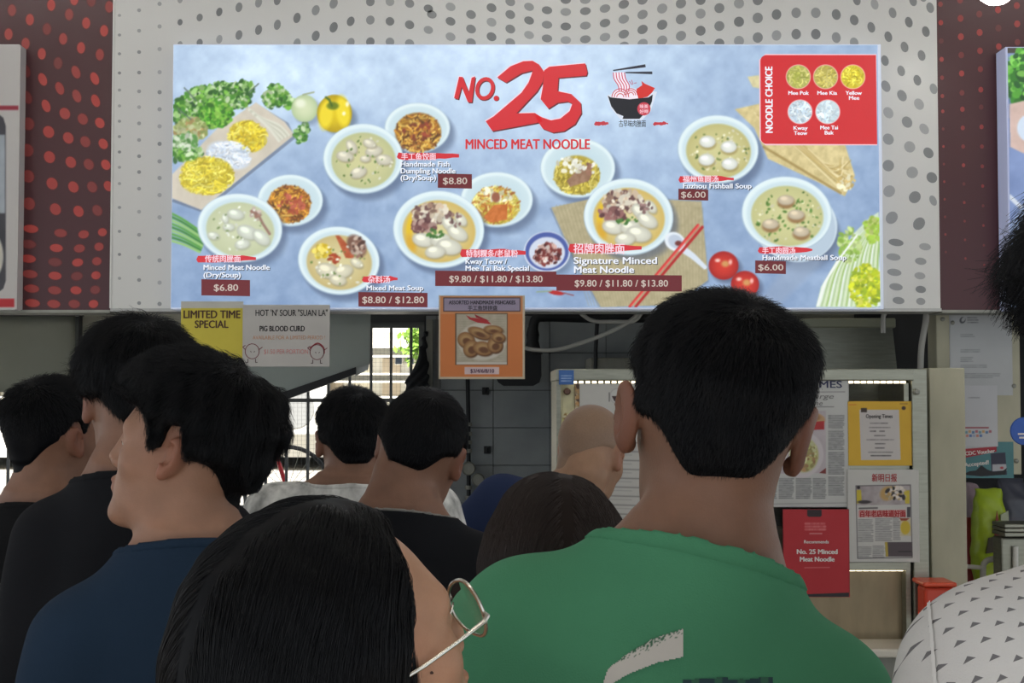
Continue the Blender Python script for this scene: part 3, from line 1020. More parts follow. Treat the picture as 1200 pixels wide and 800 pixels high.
# chopping board with noodles, greens
C.poly([(201, 236), (238, 249), (346, 162), (338, 144), (302, 122), (262, 150)], (84, 92, 112), alpha=.55)
C.poly([(201, 232), (236, 246), (345, 158), (334, 143), (300, 120), (255, 150), (201, 205)], (206, 198, 182), noise=12, cell=14)
for k in range(7):
    C.line(bez([(287 + k * 2.4, 124 + k * 2.2), (306 + k * 1.5, 138 + k * 2), (326, 146 + k * 3), (338 - k * 2, 158 + k)], 6), 3.2, (218 - k % 2 * 22, 218 - k % 2 * 22, 204 - k % 2 * 26))
G1 = [(96, 154, 62), (70, 132, 48), (150, 192, 118), (192, 212, 172), (54, 104, 46), (120, 180, 70)]
for x, y, rx, ry, n in ((222, 124, 17, 13, 170), (238, 112, 19, 11, 190), (262, 108, 20, 11, 200), (284, 104, 13, 9, 110), (274, 117, 18, 9, 130), (212, 136, 10, 9, 70),
                        (322, 106, 10, 8, 70), (330, 114, 10, 10, 80), (316, 116, 9, 9, 60), (340, 121, 7, 6, 40), (352, 158, 7, 9, 50), (357, 150, 4, 6, 24), (212, 176, 13, 12, 120), (226, 182, 11, 11, 90), (232, 192, 8, 7, 50)):
    C.specks(x + 1, y + 2, rx, ry, [(44, 84, 46), (60, 100, 60)], n // 4, (1, 3)); C.specks(x, y, rx, ry, G1, n, (.9, 2.8))
C.specks(252, 134, 20, 15, [(100, 176, 50), (70, 146, 40), (140, 196, 80), (56, 110, 40)], 240, (1, 3))
C.specks(224, 152, 19, 14, [(166, 178, 120), (190, 196, 150), (140, 156, 90), (176, 150, 96)], 220, (1.2, 3))
C.specks(216, 166, 15, 10, [(90, 142, 74), (150, 184, 132), (206, 218, 196)], 120, (1, 2.6))
for p in (((216, 103), (230, 118)), ((208, 127), (224, 140)), ((292, 108), (303, 98))): C.line(p, 1.4, (84, 104, 98))
C.ell(290, 160, 22, 18, (206, 190, 70), 20, soft=3); C.strands(290, 160, 24, 19, [(232, 214, 60), (210, 186, 40), (244, 232, 110), (186, 160, 40)], 190, (1, 2))
C.ell(268, 182, 26, 15, (206, 216, 228), 20, soft=3); C.strands(268, 182, 27, 17, [(226, 234, 242), (204, 214, 226), (240, 244, 248), (184, 198, 214)], 150, (1, 2))
C.ell(242, 206, 31, 21, (206, 190, 70), -10, soft=3); C.strands(242, 206, 33, 23, [(230, 216, 70), (208, 190, 52), (240, 232, 120), (184, 164, 48)], 300, (1, 1.9))
# onion, yellow pepper
C.ell(362, 132, 16, 15, (70, 84, 110), alpha=.4, soft=6)
C.ell(357, 127, 15.5, 16, (212, 222, 184), soft=1.2, col2=(176, 196, 150)); C.ell(352, 121, 6, 5, (232, 238, 214), soft=4)
C.line([(355, 111), (368, 108)], 1.6, (150, 160, 120))
for q in range(4): C.ell(396 + q, 138 + q, 20, 18, (70, 84, 100), alpha=.18, soft=6)
C.ell(392, 133, 20.5, 22, (222, 196, 30), soft=1.2, col2=(176, 148, 16)); C.ell(382, 134, 8, 17, (236, 214, 50), 8, soft=4); C.ell(402, 131, 8, 18, (238, 216, 48), -8, soft=4)
C.ell(403, 133, 2, 2.4, (250, 246, 200), soft=1.5); C.ell(407, 122, 2, 3, (250, 246, 200), soft=2)
C.ell(390, 124, 7, 4.5, (110, 128, 30), soft=2); C.line([(389, 124), (386, 117), (382, 114)], 2.6, (74, 104, 34))
# scallions
for k in range(9): C.line(bez([(201, 250 + k * 4), (216, 258 + k * 3.6), (242 - k, 276 + k * 2.4)], 6), 2.4, [(90, 160, 60), (60, 130, 50), (150, 196, 110)][k % 3])
# dry noodle bowls behind
DRY = [(206, 154, 56), (184, 124, 44), (224, 188, 96), (132, 80, 36), (166, 96, 48), (96, 62, 34)]
bowl(489, 150, 38.5, 29.5, 0, None); C.ell(490, 155, 27, 23, (150, 104, 40), soft=2); C.strands(490, 156, 28, 24, DRY, 230, (1, 2.1)); C.specks(490, 153, 18, 12, [(150, 70, 50), (120, 60, 40)], 26, (1, 2.2))
bowl(340, 235, 38.5, 30.5, 0, None); C.ell(339, 239, 25, 22, (190, 120, 40), soft=2); C.strands(339, 239, 26, 23, DRY + [(230, 170, 60)], 210, (1, 2.1)); C.specks(342, 239, 16, 12, [(170, 80, 56), (196, 104, 80)], 34, (1, 2.4))
bowl(582, 234, 42.5, 32.5, 0, None); C.ell(581, 241, 28, 22, (200, 176, 70), soft=2); C.strands(581, 240, 29, 23, [(216, 200, 90), (196, 170, 60), (230, 220, 140), (180, 110, 50)], 190, (1, 2.1))
C.poly([(566, 255), (579, 240), (595, 239), (594, 257), (575, 261)], (196, 110, 50), noise=20, cell=4); C.specks(581, 229, 20, 9, [(236, 234, 206), (220, 214, 170)], 26, (1.2, 3)); C.ell(581, 231, 5, 6, (150, 92, 70), soft=2)
bowl(677, 197, 44, 35, 0, None); C.ell(676, 205, 27, 23, (178, 160, 66), soft=2); C.strands(676, 206, 28, 23, [(206, 190, 80), (176, 156, 52), (226, 214, 120), (146, 130, 40)], 210, (1, 2.1))
C.poly([(664, 212), (684, 192), (694, 204), (690, 212), (668, 219)], (150, 116, 92), noise=22, cell=4); C.specks(668, 194, 15, 10, [(240, 240, 226), (222, 218, 190)], 26, (1.2, 3)); C.specks(690, 198, 10, 8, [(240, 240, 226), (150, 110, 90)], 14, (1.2, 2.6))
# bamboo mat
C.poly([(644, 244), (706, 229), (822, 235), (831, 330), (792, 358), (702, 360), (672, 306)], (90, 100, 116), alpha=.4)
C.poly([(646, 243), (706, 230), (822, 236), (830, 328), (790, 357), (704, 360), (674, 306)], (176, 166, 132), noise=14, cell=5)
for k in range(40): C.line([(652 + k * 4.4, 236 + abs(k - 14) * .3), (690 + k * 3.4, 358 - (k > 30) * (k - 30) * 3)], .8, (150, 140, 108), .5)
# soup bowls
bowl(425.5, 186, 47, 41)
for x, y, r, ro in ((412, 172, 9, 60), (438, 177, 10, -10), (404, 183, 10, 10), (450, 187, 10, 5), (420, 202, 10, -20), (433, 168, 8, 20), (428, 186, 6, 0)): dumpling(x, y, r, (214, 210, 190), ro)
C.specks(426, 188, 34, 28, [(110, 140, 70), (230, 230, 210), (90, 120, 60)], 40, (.6, 1.5))
bowl(281, 267, 50, 40, 8, (204, 210, 176), (190, 198, 160))
for x, y, r, ro in ((276, 251, 10, 10), (264, 256, 6, 80), (290, 272, 13, 20), (306, 278, 12, 40), (250, 276, 7, 10), (284, 286, 9, -10), (268, 266, 7, 0)): dumpling(x, y, r, (216, 222, 208), ro, dark=(160, 166, 140))
C.line([(298, 246), (304, 254), (308, 262), (316, 274)], 3, (150, 116, 104)); C.specks(300, 250, 6, 8, [(160, 120, 106), (196, 180, 170)], 14, (1, 2.2)); C.specks(280, 268, 36, 26, [(120, 140, 90), (232, 236, 226)], 30, (.6, 1.4))
bowl(397, 305.5, 48, 40, 6, (212, 202, 152), (196, 178, 120))
C.specks(377, 294, 9, 9, [(226, 200, 60), (206, 176, 40), (240, 222, 110)], 60, (1, 2.6)); C.poly([(393, 276), (398, 276), (416, 296), (414, 303), (405, 302)], (176, 86, 50), noise=20, cell=4)
C.ell(418, 288, 10, 14, (120, 86, 72), -35, soft=3); C.specks(420, 290, 8, 12, [(156, 120, 104), (90, 62, 54), (196, 176, 160)], 40, (1, 2.4)); C.specks(391, 303, 6, 5, [(176, 70, 40), (150, 60, 30)], 16, (1, 2.6))
for x, y, r, ro in ((384, 317, 14, 15), (402, 318, 12, -20), (418, 308, 8, 30), (396, 328, 10, 10)): dumpling(x, y, r, (218, 214, 188), ro)
C.specks(398, 312, 34, 24, [(110, 140, 70), (232, 232, 214)], 34, (.6, 1.5))
for (cx, cy, rx, ry) in ((514, 269, 53.5, 45.5), (736.5, 254, 52.5, 45)):
    bowl(cx, cy, rx, ry, 4, (214, 204, 150), (206, 178, 96))
    C.ell(cx - rx * .62, cy - 4, 4.5, 13, (226, 190, 40), 10, soft=3); C.ell(cx - rx * .60, cy + 16, 5, 10, (214, 168, 50), -20, soft=4)
    C.specks(cx - 8, cy - 18, 24, 12, [(196, 176, 152), (214, 200, 176), (150, 120, 104), (110, 78, 76), (222, 214, 196)], 150, (1.2, 3.4))
    C.specks(cx - 18, cy - 3, 15, 7, [(104, 66, 68), (140, 96, 92), (176, 146, 136)], 70, (1.2, 3))
    for x, y, r, ro in ((14, -6, 12, 40), (22, 4, 13, 30), (-18, 12, 13, 10), (2, 12, 12, -10), (12, 20, 15, 10), (-4, 26, 12, -5), (26, -12, 9, 50)): dumpling(cx + x, cy + y, r, (220, 220, 204), ro)
    C.specks(cx + 18, cy - 12, 10, 8, [(120, 92, 90), (150, 120, 116)], 16, (1, 2)); C.specks(cx - 2, cy + 4, 12, 5, [(60, 110, 50), (80, 130, 60)], 14, (1, 2))
# small chilli sauce bowl with a blue band
C.ell(646, 300, 28, 24, (60, 74, 100), alpha=.4, soft=7); C.ell(641, 295, 27, 24, (226, 232, 242), soft=1.2); C.ell(641, 294.5, 25.6, 22.6, (74, 92, 160), soft=1.5); C.ell(641, 296, 21, 18.4, (206, 214, 230), soft=1.5)
C.specks(642, 298, 15, 13, [(110, 46, 44), (140, 62, 56), (76, 34, 36), (206, 170, 160), (226, 214, 206)], 170, (.8, 2.2))
# spoon, chopsticks
C.line([(795, 288), (812, 300), (826, 313)], 9, (212, 222, 234), w2=5); C.ell(791, 283, 13, 10.5, (226, 234, 242), 35, soft=1.2); C.ell(792, 283, 9.5, 7.5, (186, 198, 214), 35, soft=2); C.ell(795, 285, 4, 3, (110, 50, 46), soft=1.5)
C.line([(818, 264), (738, 359)], 3.6, (204, 50, 48), w2=3); C.line([(823, 266), (745, 359)], 3.4, (176, 36, 38), w2=3); C.line([(819, 264), (740, 358)], .9, (236, 120, 110))
# tomatoes
for x, y, r in ((848, 311, 17.5), (873, 333, 16.5)):
    for q in range(4): C.ell(x + 2 + q, y + 3 + q, r, r * .9, (60, 66, 90), alpha=.2, soft=6)
    C.ell(x, y, r, r * .95, (206, 56, 42), soft=1.2, col2=(160, 30, 28)); C.ell(x + 2, y - 2, 4.5, 3.6, (206, 150, 90), soft=3); C.ell(x - 7, y - 6, 3, 2, (244, 200, 190), soft=2); C.ell(x + 8, y - 4, 2, 3, (244, 180, 170), soft=2)
# bean curd skin
C.poly([(876, 90), (890, 88), (892, 104), (882, 102)], (214, 206, 160), noise=16, cell=4)
C.poly([(861, 128), (892, 121), (960, 150), (990, 168), (1002, 206), (990, 230), (960, 214), (900, 186), (884, 150)], (210, 194, 140), noise=26, cell=6)
for k in range(22): C.line(bez([(884 + k * 3, 132 + k * 2.0), (920 + k * 3, 160 + k * 2.2), (985 + (k % 5) * 3, 222 - k * 1.8)], 5), 1.4, [(236, 224, 180), (170, 146, 86), (196, 172, 104)][k % 3], .75)
C.line([(895, 172), (935, 196), (985, 226)], 3, (150, 124, 66), .7); C.specks(992, 214, 10, 10, [(240, 232, 196), (200, 176, 110)], 30, (1, 2.6))
# fish ball and meat ball soups
bowl(841.5, 175, 47.5, 40, 4, (206, 202, 146), (188, 182, 120))
C.specks(842, 177, 36, 29, [(110, 130, 66), (226, 222, 186), (232, 230, 206)], 70, (.6, 1.5))
for x, y in ((829, 166), (854, 172), (828, 187), (855, 192)): C.ell(x + .5, y + 3.4, 9, 6, (150, 128, 70), alpha=.7, soft=3); dumpling(x, y, 9.5, (232, 236, 228), 0, .74, (160, 146, 90))
for q in range(6): C.ell(934 + q * 1.2, 268 + q * 2.4, 46, 40, (56, 66, 86), alpha=.14, soft=7)
C.line([(948, 302), (905, 350)], 30, (150, 166, 190), .6, w2=22, soft=8)
C.ell(931, 262, 51, 44, (204, 220, 230), 20, soft=1.2); C.ell(932, 264, 48, 41, (180, 198, 214), 20, soft=2)
bowl(922, 251, 53, 44, 6, (206, 204, 150), (190, 190, 132), shadow=False)
C.specks(924, 254, 40, 32, [(96, 140, 60), (226, 224, 190), (80, 120, 50)], 110, (.6, 1.7))
for x, y in ((921, 235), (933, 252), (903, 263), (939, 272)): C.ell(x, y + 2.5, 10, 7, (150, 116, 74), soft=2.5); dumpling(x, y - .6, 9.6, (206, 192, 166), 0, .62, (150, 120, 80))
# cabbage
C.poly([(956, 360), (962, 336), (982, 302), (1000, 274), (1018, 256), (1030, 248), (1030, 360)], (206, 222, 200), noise=18, cell=8)
for k in range(26):
    x0 = 960 + k * 2.9
    C.line(bez([(x0, 358), (974 + k * 2.4, 318 - k), (1004 + k * 1.3, 280 - k * .6), (1034, 252 + k * .6)], 6), 2.2, [(232, 240, 230), (170, 196, 140), (214, 228, 190), (150, 184, 96)][k % 4], .8)
C.specks(1014, 336, 18, 26, [(206, 214, 40), (180, 196, 30), (222, 226, 90), (150, 176, 40)], 260, (1, 3)); C.specks(996, 288, 14, 20, [(150, 190, 80), (190, 210, 140)], 90, (1, 3)); C.specks(1022, 270, 9, 16, [(160, 196, 70), (200, 214, 120)], 70, (1, 3))
C.line([(958, 358), (966, 332), (986, 300), (1004, 276)], 2.4, (238, 244, 238))
# chilli under the price bar
C.ell(652, 343, 9, 2.6, (176, 40, 40), 8); C.line([(629, 342), (646, 341)], 1.2, (140, 160, 120)); C.line([(660, 343), (672, 346)], 1.2, (140, 60, 60))

board = empty('menu_board', (float(at(616, 210, YM)[0]), YM + .03, float(at(616, 358, YM)[2])), 0,
              'large backlit menu board of noodle bowls on blue-grey stone over the stall', 'sign')


def inl(o, root):
    """parent without moving"""
    o.parent = root
    o.matrix_parent_inverse = Matrix.Translation(-Vector(root.location))
    return o


def board_box(root, x0, y0, x1, y1, Y, d, m, name='casing'):
    a, b = pxbox(x0, y0, x1, y1, Y, Y + d)
    return inl(box(name, a, b, m), root)


board_box(board, 200, 52, 1032, 362, YM + .003, .07, mat('board_edge', rgb(214, 220, 232), rough=.4, emit=rgb(190, 200, 225), estr=.35))
inl(C.sheet('printed_face', YM, M_BOARD), board)


def tx(root, name, body, x0, base, h, m, x1=None, Y=YM, bold=.012, align='LEFT', rot=0.0, lay=4, shear=0.0):
    o = text(name, body, x0, base, Y - .0004 * lay, h, m, None, align, 1.0, bold, rot, None if x1 is None else x1 - x0, shear)
    return inl(o, root)


def brush(x0, x1, y0, y1, seed=1):
    g = random.Random(seed); n = 9
    up = [(x0 + (x1 - x0) * i / n, y0 + g.uniform(-.6, .9) + (y1 - y0) * .35 * max(0, i / n - .75) * 3) for i in range(n + 1)]
    lo = [(x0 + (x1 - x0) * i / n, y1 + g.uniform(-.9, .6) - (y1 - y0) * .45 * max(0, i / n - .6) * 2) for i in range(n, -1, -1)]
    return [(x0 - 2, (y0 + y1) / 2 + 1)] + up + lo


def quads(pts, w, col, lay):
    out = []
    for a, b in zip(pts, pts[1:]):
        dx, dy = b[0] - a[0], b[1] - a[1]; l = math.hypot(dx, dy) or 1
        nx, ny = -dy / l * w / 2, dx / l * w / 2
        ex, ey = dx / l * w * .15, dy / l * w * .15
        out.append(([(a[0] + nx - ex, a[1] + ny - ey), (b[0] + nx + ex, b[1] + ny + ey), (b[0] - nx + ex, b[1] - ny + ey), (a[0] - nx - ex, a[1] - ny - ey)], col, lay))
    return out


def ring(cx, cy, rx, ry, w, col, lay, rot=0, n=22, a0=0.0, a1=2 * math.pi):
    c, s_ = math.cos(R(rot)), math.sin(R(rot))
    P = lambda a, q: (cx + (rx + q) * math.cos(a) * c - (ry + q) * math.sin(a) * s_, cy + (rx + q) * math.cos(a) * s_ + (ry + q) * math.sin(a) * c)
    A = np.linspace(a0, a1, n)
    return [([P(a, w / 2), P(b, w / 2), P(b, -w / 2), P(a, -w / 2)], col, lay) for a, b in zip(A, A[1:])]


REDC = (206, 44, 52); DK = (92, 36, 44); PRC = (104, 36, 42)
S = lambda pts, ox=440, oy=50, k=4.6154: [(ox + x / k, oy + y / k) for x, y in pts]
two = S([(658, 188), (730, 128), (800, 100), (850, 98), (885, 118), (912, 160), (905, 210), (875, 262), (762, 382), (862, 380), (890, 398), (905, 425), (872, 434), (632, 478), (596, 425), (640, 398), (790, 270), (828, 215), (845, 170), (850, 150), (790, 165), (706, 216)])
five = S([(912, 150), (940, 130), (1135, 112), (1146, 160), (1140, 178), (990, 190), (985, 262), (1060, 278), (1110, 325), (1114, 380), (1080, 440), (1020, 478), (960, 486), (905, 465), (880, 430), (860, 382), (905, 405), (950, 420), (1000, 410), (1050, 370), (1065, 330), (1040, 318), (985, 325), (935, 357), (893, 305), (905, 240)])
enn = S([(425, 300), (452, 185), (472, 185), (505, 268), (520, 190), (540, 182), (522, 322), (500, 322), (466, 238), (448, 305)])
off = lambda P, dx, dy: [(x + dx, y + dy) for x, y in P]
shp = []
for P in (two, five, enn):
    shp += [(off(P, -.9, -.9), (238, 214, 226), 1), (off(P, 1.2, 1.4), DK, 2), (P, REDC, 3)]
o_c = S([(592, 248)])[0]
shp += ring(o_c[0] + 1, o_c[1] + 1.2, 9, 11.5, 4.4, DK, 2, 18) + ring(o_c[0], o_c[1], 9, 11.5, 4.4, REDC, 3, 18)
shp += [(ellpts(582, 115.5, 3.4, 3.2), DK, 2), (ellpts(581.5, 115, 3.1, 3.0), REDC, 3)]
# logo: bowl, noodles lifted by chopsticks, red cut of meat, round stamp
L8 = lambda pts: S(pts, 700, 60, 8.0)
shp += [(L8([(90, 415), (300, 340), (560, 380), (500, 560), (420, 645), (225, 645), (130, 540)]), (214, 222, 236), 1)]
for cx, cy, rr in ((215, 430, 82), (315, 412, 64)):
    q = L8([(cx, cy)])[0]
    shp += [(ellpts(q[0], q[1], rr / 8, rr / 8, 0, 20), (240, 226, 236), 2)]
    for k in (.95, .68, .40): shp += ring(q[0], q[1], rr / 8 * k, rr / 8 * k, .95, (190, 46, 66), 3, 0, 20, math.pi, 2 * math.pi)
for k in range(5):
    shp += quads(bez(L8([(150 + k * 26, 200), (158 + k * 27, 260), (195 + k * 26, 320), (205 + k * 22, 372)]), 5), 1.1, (196, 62, 92), 3)
    if k < 4: shp += quads(bez(L8([(163 + k * 26, 200), (171 + k * 27, 260), (208 + k * 26, 320), (216 + k * 22, 372)]), 5), 2.0, (242, 228, 238), 2)
shp += [(L8([(365, 355), (420, 318), (414, 278), (442, 302), (505, 330), (540, 345), (515, 385), (470, 428), (385, 446)]), (206, 50, 46), 3),
        (L8([(98, 416), (125, 432), (300, 450), (480, 432), (520, 405), (512, 470), (480, 550), (420, 608), (395, 634), (235, 634), (245, 608), (180, 582), (130, 515)]), (26, 28, 36), 4),
        (L8([(145, 175), (450, 122), (454, 150), (150, 186)]), (44, 46, 60), 4), (L8([(262, 194), (515, 190), (516, 216), (262, 206)]), (44, 46, 60), 4)]
q = L8([(437, 540)])[0]
shp += [(ellpts(q[0], q[1], 7.8, 7.8, 0, 20), (198, 62, 78), 5)]
shp += quads(L8([(320, 270), (335, 310)]), .9, (176, 90, 120), 3) + quads(L8([(300, 280), (325, 315)]), .9, (176, 90, 120), 3) + quads(L8([(345, 300), (368, 296)]), .9, (176, 90, 120), 3)
shp += [(brush(698, 713, 142.5, 147, 3), (190, 54, 64), 3), (brush(767, 783, 142.5, 147, 5), (190, 54, 64), 3)]
# brushed name bars, price bars
dishes = [((232, 300, 299, 307), (236, 327, 293, 347)), ((467, 538, 179, 187), (513, 203, 553, 221)), ((426, 466, 323, 331), (420, 342, 501, 360)), ((541, 616, 292, 301), (510, 317, 652, 336)),
          ((668, 752, 286, 296), (652, 321.5, 799, 341.5)), ((797, 860, 206, 213.5), (795, 221, 830, 235)), ((890, 952, 289, 297), (885, 305, 921, 321))]
for i, (b, p) in enumerate(dishes):
    shp.append((brush(b[0], b[1], b[2], b[3], i), (206, 48, 58), 2))
    shp.append(([(p[0], p[1]), (p[2], p[1] + 1), (p[2], p[3]), (p[0], p[3] - 1)], PRC, 3))
# noodle choice panel
rr = [(1026.5, 64.5), (1028, 169)] + [(898 - 6.5 * math.sin(a), 162 + 6.5 * math.cos(a)) for a in np.linspace(0, math.pi / 2, 6)] + [(898 - 7 * math.cos(a), 71.5 - 7 * math.sin(a)) for a in np.linspace(0, math.pi / 2, 6)]
shp += [([(1027, 63.5), (1028, 170.2), (897, 170.2), (890.2, 164), (889.6, 70), (897, 63.2)], (240, 196, 206), 1), (rr, (204, 44, 50), 2)]
dc = decals('graphic_print', shp, YM, M_BOARD)
inl(dc, board); dc['kind'] = 'stuff'
# the five noodle pictures
N = Canvas(918, 74, 1018, 148, 2.0, (204, 44, 50))
for x, y, cs, bg in ((935.5, 90, [(190, 190, 96), (160, 166, 70), (214, 210, 130)], (176, 176, 90)), (967.5, 90, [(196, 184, 90), (168, 156, 66), (216, 206, 124)], (180, 168, 84)),
                     (999.5, 90, [(222, 206, 50), (196, 176, 30), (236, 226, 90)], (210, 190, 50)), (937.5, 131, [(206, 222, 232), (184, 202, 216), (226, 236, 240)], (200, 216, 226)), (970, 131, [(204, 222, 230), (188, 206, 216), (222, 234, 238)], (200, 218, 226))):
    N.ell(x, y, 14.6, 14.4, (236, 190, 190), soft=1); N.ell(x, y, 13.8, 13.6, bg, soft=1); N.strands(x, y, 13, 13, cs, 70, (1, 1.8), .8)
inl(N.sheet('noodle_pictures', YM - .0012, M_BOARD), board)

tx(board, 'lettering', 'MINCED MEAT NOODLE', 545, 174.5, 12, G_RED, 692, bold=.03)
tx(board, 'lettering', '古早味肉脞面', 725, 148, 6.4, G_DARK, 757, bold=.01)
tx(board, 'lettering', '味美', 749.5, 126.6, 3.8, G_PINK, 759.5, lay=7, bold=.012)
tx(board, 'lettering', '好呷', 749.5, 132.6, 3.8, G_PINK, 759.5, lay=7, bold=.012)
for cn, x0, x1, b, h in (('传统肉脞面', 240, 282, 306.6, 7), ('手工鱼饺面', 470, 511, 187, 7), ('杂料汤', 431, 457, 331, 7), ('特制粿条/老鼠粉', 546, 607, 300.6, 7), ('招牌肉脞面', 672, 732, 296.5, 10), ('福州鱼圆汤', 800, 842, 213, 6.6), ('手工肉圆汤', 893, 932, 297, 6.6)):
    tx(board, 'lettering', cn, x0, b, h, G_PINK, x1, bold=.018)
for en, x0, x1, b, h in (('Minced Meat Noodle', 238, 316, 316, 6.2), ('(Dry/Soup)', 238, 282, 324.8, 6.2), ('Handmade Fish', 469, 527, 195, 6.2), ('Dumpling Noodle', 469, 534, 203, 6.2), ('(Dry/Soup)', 469, 511, 211, 6.2), ('Mixed Meat Soup', 429, 496, 340, 6),
                         ('Kway Teow /', 545, 594, 309, 6.2), ('Mee Tai Bak Special', 545, 620, 317, 6.2), ('Signature Minced', 672, 770, 309, 8.2), ('Meat Noodle', 672, 743, 319.6, 8.2), ('Fuzhou Fishball Soup', 800, 881, 220.6, 6), ('Handmade Meatball Soup', 893, 992, 304.4, 6)):
    tx(board, 'lettering', en, x0 + .9, b + .9, h, G_DARK, x1 + .9, bold=.03, lay=4)
    tx(board, 'lettering', en, x0, b, h, G_WHITE, x1, bold=.03, lay=5)
for pr, x0, x1, b, h in (('$6.80', 250, 279, 340.6, 8), ('$8.80', 518.5, 547.5, 215.6, 8), ('$8.80 / $12.80', 424, 497, 355, 8), ('$9.80 / $11.80 / $13.80', 526, 636, 330.5, 8), ('$9.80 / $11.80 / $13.80', 673, 783, 335.6, 8), ('$6.00', 797.5, 827, 231.5, 7.4), ('$6.00', 888, 918, 316.6, 7.4)):
    tx(board, 'lettering', pr, x0, b, h, G_BEIGE, x1, bold=.012, lay=5)
tx(board, 'lettering', 'NOODLE CHOICE', 905.5, 156, 8.6, G_WHITE, 905.5 + 79, bold=.035, rot=math.pi / 2, lay=5)
for t, x0, x1, b in (('Mee Pok', 923.5, 948, 111), ('Mee Kia', 957.5, 981, 111), ('Yellow', 991, 1010, 111), ('Mee', 994.5, 1007, 116.8), ('Kway', 929.5, 946.5, 152), ('Teow', 930.5, 946, 158), ('Mee Tai', 961, 982, 151.5), ('Bak', 966, 977, 157.5)):
    tx(board, 'lettering', t, x0, b, 4.6, G_WHITE, x1, bold=.035, lay=5)

# ------------------------------------------------------------------ neighbours' signs
YS = 4.345
sl = empty('neighbour_sign', (float(at(-60, 200, YS)[0]), YS + .03, float(at(10, 362, YS)[2])), 0, 'white sign box with dark red stripes at the left edge', 'sign')
board_box(sl, -260, 52, 22.5, 363, YS + .003, .07, mat('white_sign_case', rgb(214, 212, 208), rough=.35), 'casing')
C2 = Canvas(-180, 53, 22, 362, 1.0, (196, 192, 188))
C2.poly([(-190, 124), (21.6, 124), (21.6, 129), (-190, 129)], (150, 38, 56)); C2.poly([(-190, 350), (17, 350), (17, 360), (-190, 360)], (190, 44, 52))
C2.poly([(-190, 132), (-4, 132), (4, 138), (7, 148), (7, 328), (4, 338), (-4, 344), (-190, 344)], (70, 70, 76), noise=18, cell=30)
C2.poly([(-190, 158), (6, 158), (6, 250), (-190, 250)], (168, 176, 184), noise=22, cell=24); C2.ell(-30, 300, 34, 40, (206, 200, 190), soft=2); C2.ell(-30, 296, 28, 31, (196, 140, 60), soft=3)
C2.strands(-30, 296, 27, 29, [(206, 160, 80), (180, 110, 50), (226, 190, 120)], 160, (1, 3))
inl(C2.sheet('printed_face', YS, M_INKFLAT), sl)
YS2 = 4.315
sr = empty('lightbox_sign', (float(at(1260, 200, YS2)[0]), YS2 + .03, float(at(1200, 362, YS2)[2])), 0, 'backlit sign box with green leaves at the right edge', 'sign')
board_box(sr, 1183, 55, 1420, 363, YS2 + .002, .085, mat('lightbox_case', rgb(190, 196, 222), rough=.4, emit=rgb(170, 180, 215), estr=.25), 'casing')
C3 = Canvas(1183, 56, 1400, 362, 1.0, (120, 140, 184))
C3.wash(30, 40, 5)
C3.poly([(1180, 50), (1420, 50), (1420, 66), (1180, 62)], (70, 66, 60))
C3.specks(1215, 92, 36, 36, [(90, 170, 60), (60, 130, 50), (130, 200, 90), (40, 90, 44)], 700, (2, 5))
C3.poly([(1183, 122), (1200, 118), (1290, 150), (1270, 210), (1196, 178), (1184, 172)], (204, 178, 168), noise=12, cell=12)
C3.ell(1206, 150, 14, 16, (206, 220, 236), soft=2); C3.ell(1290, 260, 70, 50, (210, 226, 236), soft=2); C3.ell(1290, 262, 56, 38, (206, 190, 130), soft=3)
C3.line([(1183, 230), (1200, 246)], 5, (206, 214, 226)); C3.poly([(1183, 262), (1200, 240), (1230, 300), (1230, 362), (1183, 362)], (150, 170, 206), noise=12)
inl(C3.sheet('printed_face', YS2, M_BOARD), sr)

# ------------------------------------------------------------------ notices hung under the board
def card(name, x0, y0, x1, y1, Y, label, cat, canvas, m=None, back=(200, 198, 190), mg=.6, group=None, d=.004):
    r = empty(name, tuple(at((x0 + x1) / 2, y1, Y + .002)), 0, label, cat, group)
    a, b = pxbox(x0, y0, x1, y1, Y + .0015, Y + .0015 + d)
    inl(box('backing', a, b, mat(name + '_back', rgb(*back), rough=.6)), r)
    canvas.x0 += 0
    inl(canvas.sheet('printed_face', Y, m or M_INKFLAT), r)
    return r


T_BLACK = mat('ink_black', rgb(34, 32, 34), rough=.7); T_RED = mat('ink_red', rgb(172, 40, 44), rough=.7); T_WHITE = mat('ink_white', rgb(222, 216, 210), rough=.7)
T_BROWN = mat('ink_brown', rgb(78, 50, 34), rough=.7); T_ORANGE = mat('ink_orange', rgb(196, 140, 104), rough=.7); T_PURPLE = mat('ink_purple', rgb(92, 60, 84), rough=.7); T_NAVY = mat('ink_navy', rgb(46, 50, 84), rough=.7)
T_GREY = mat('ink_grey', rgb(120, 118, 116), rough=.7); T_PINK = mat('ink_pink', rgb(206, 130, 128), rough=.7)
YC = 4.31
c = Canvas(515, 347, 614, 443, 2.0, (210, 124, 66))
c.poly([(515, 347), (614, 347), (614, 368), (515, 368)], (214, 160, 120), alpha=.5)
for p in ([(514, 346), (516, 346), (516, 444), (514, 444)], [(612.5, 346), (615, 346), (615, 444), (612.5, 444)], [(514, 441.5), (615, 441.5), (615, 444), (514, 444)]): c.poly(p, (206, 190, 164))
c.poly([(519.5, 348.5), (610, 348.5), (610, 365), (519.5, 365)], (60, 52, 66)); c.poly([(520.5, 349.5), (609, 349.5), (609, 364), (520.5, 364)], (158, 146, 168))
c.poly([(533.5, 367), (595, 367), (595, 427.5), (533.5, 427.5)], (96, 74, 56)); c.poly([(535, 368), (594, 368), (594, 424), (535, 424)], (184, 176, 156), noise=14, cell=5)
for k in range(28): c.line([(535, 369 + k * 2), (594, 366 + k * 2)], .6, (150, 140, 120), .5)
c.ell(565, 400, 28, 22, (206, 200, 186), soft=2)
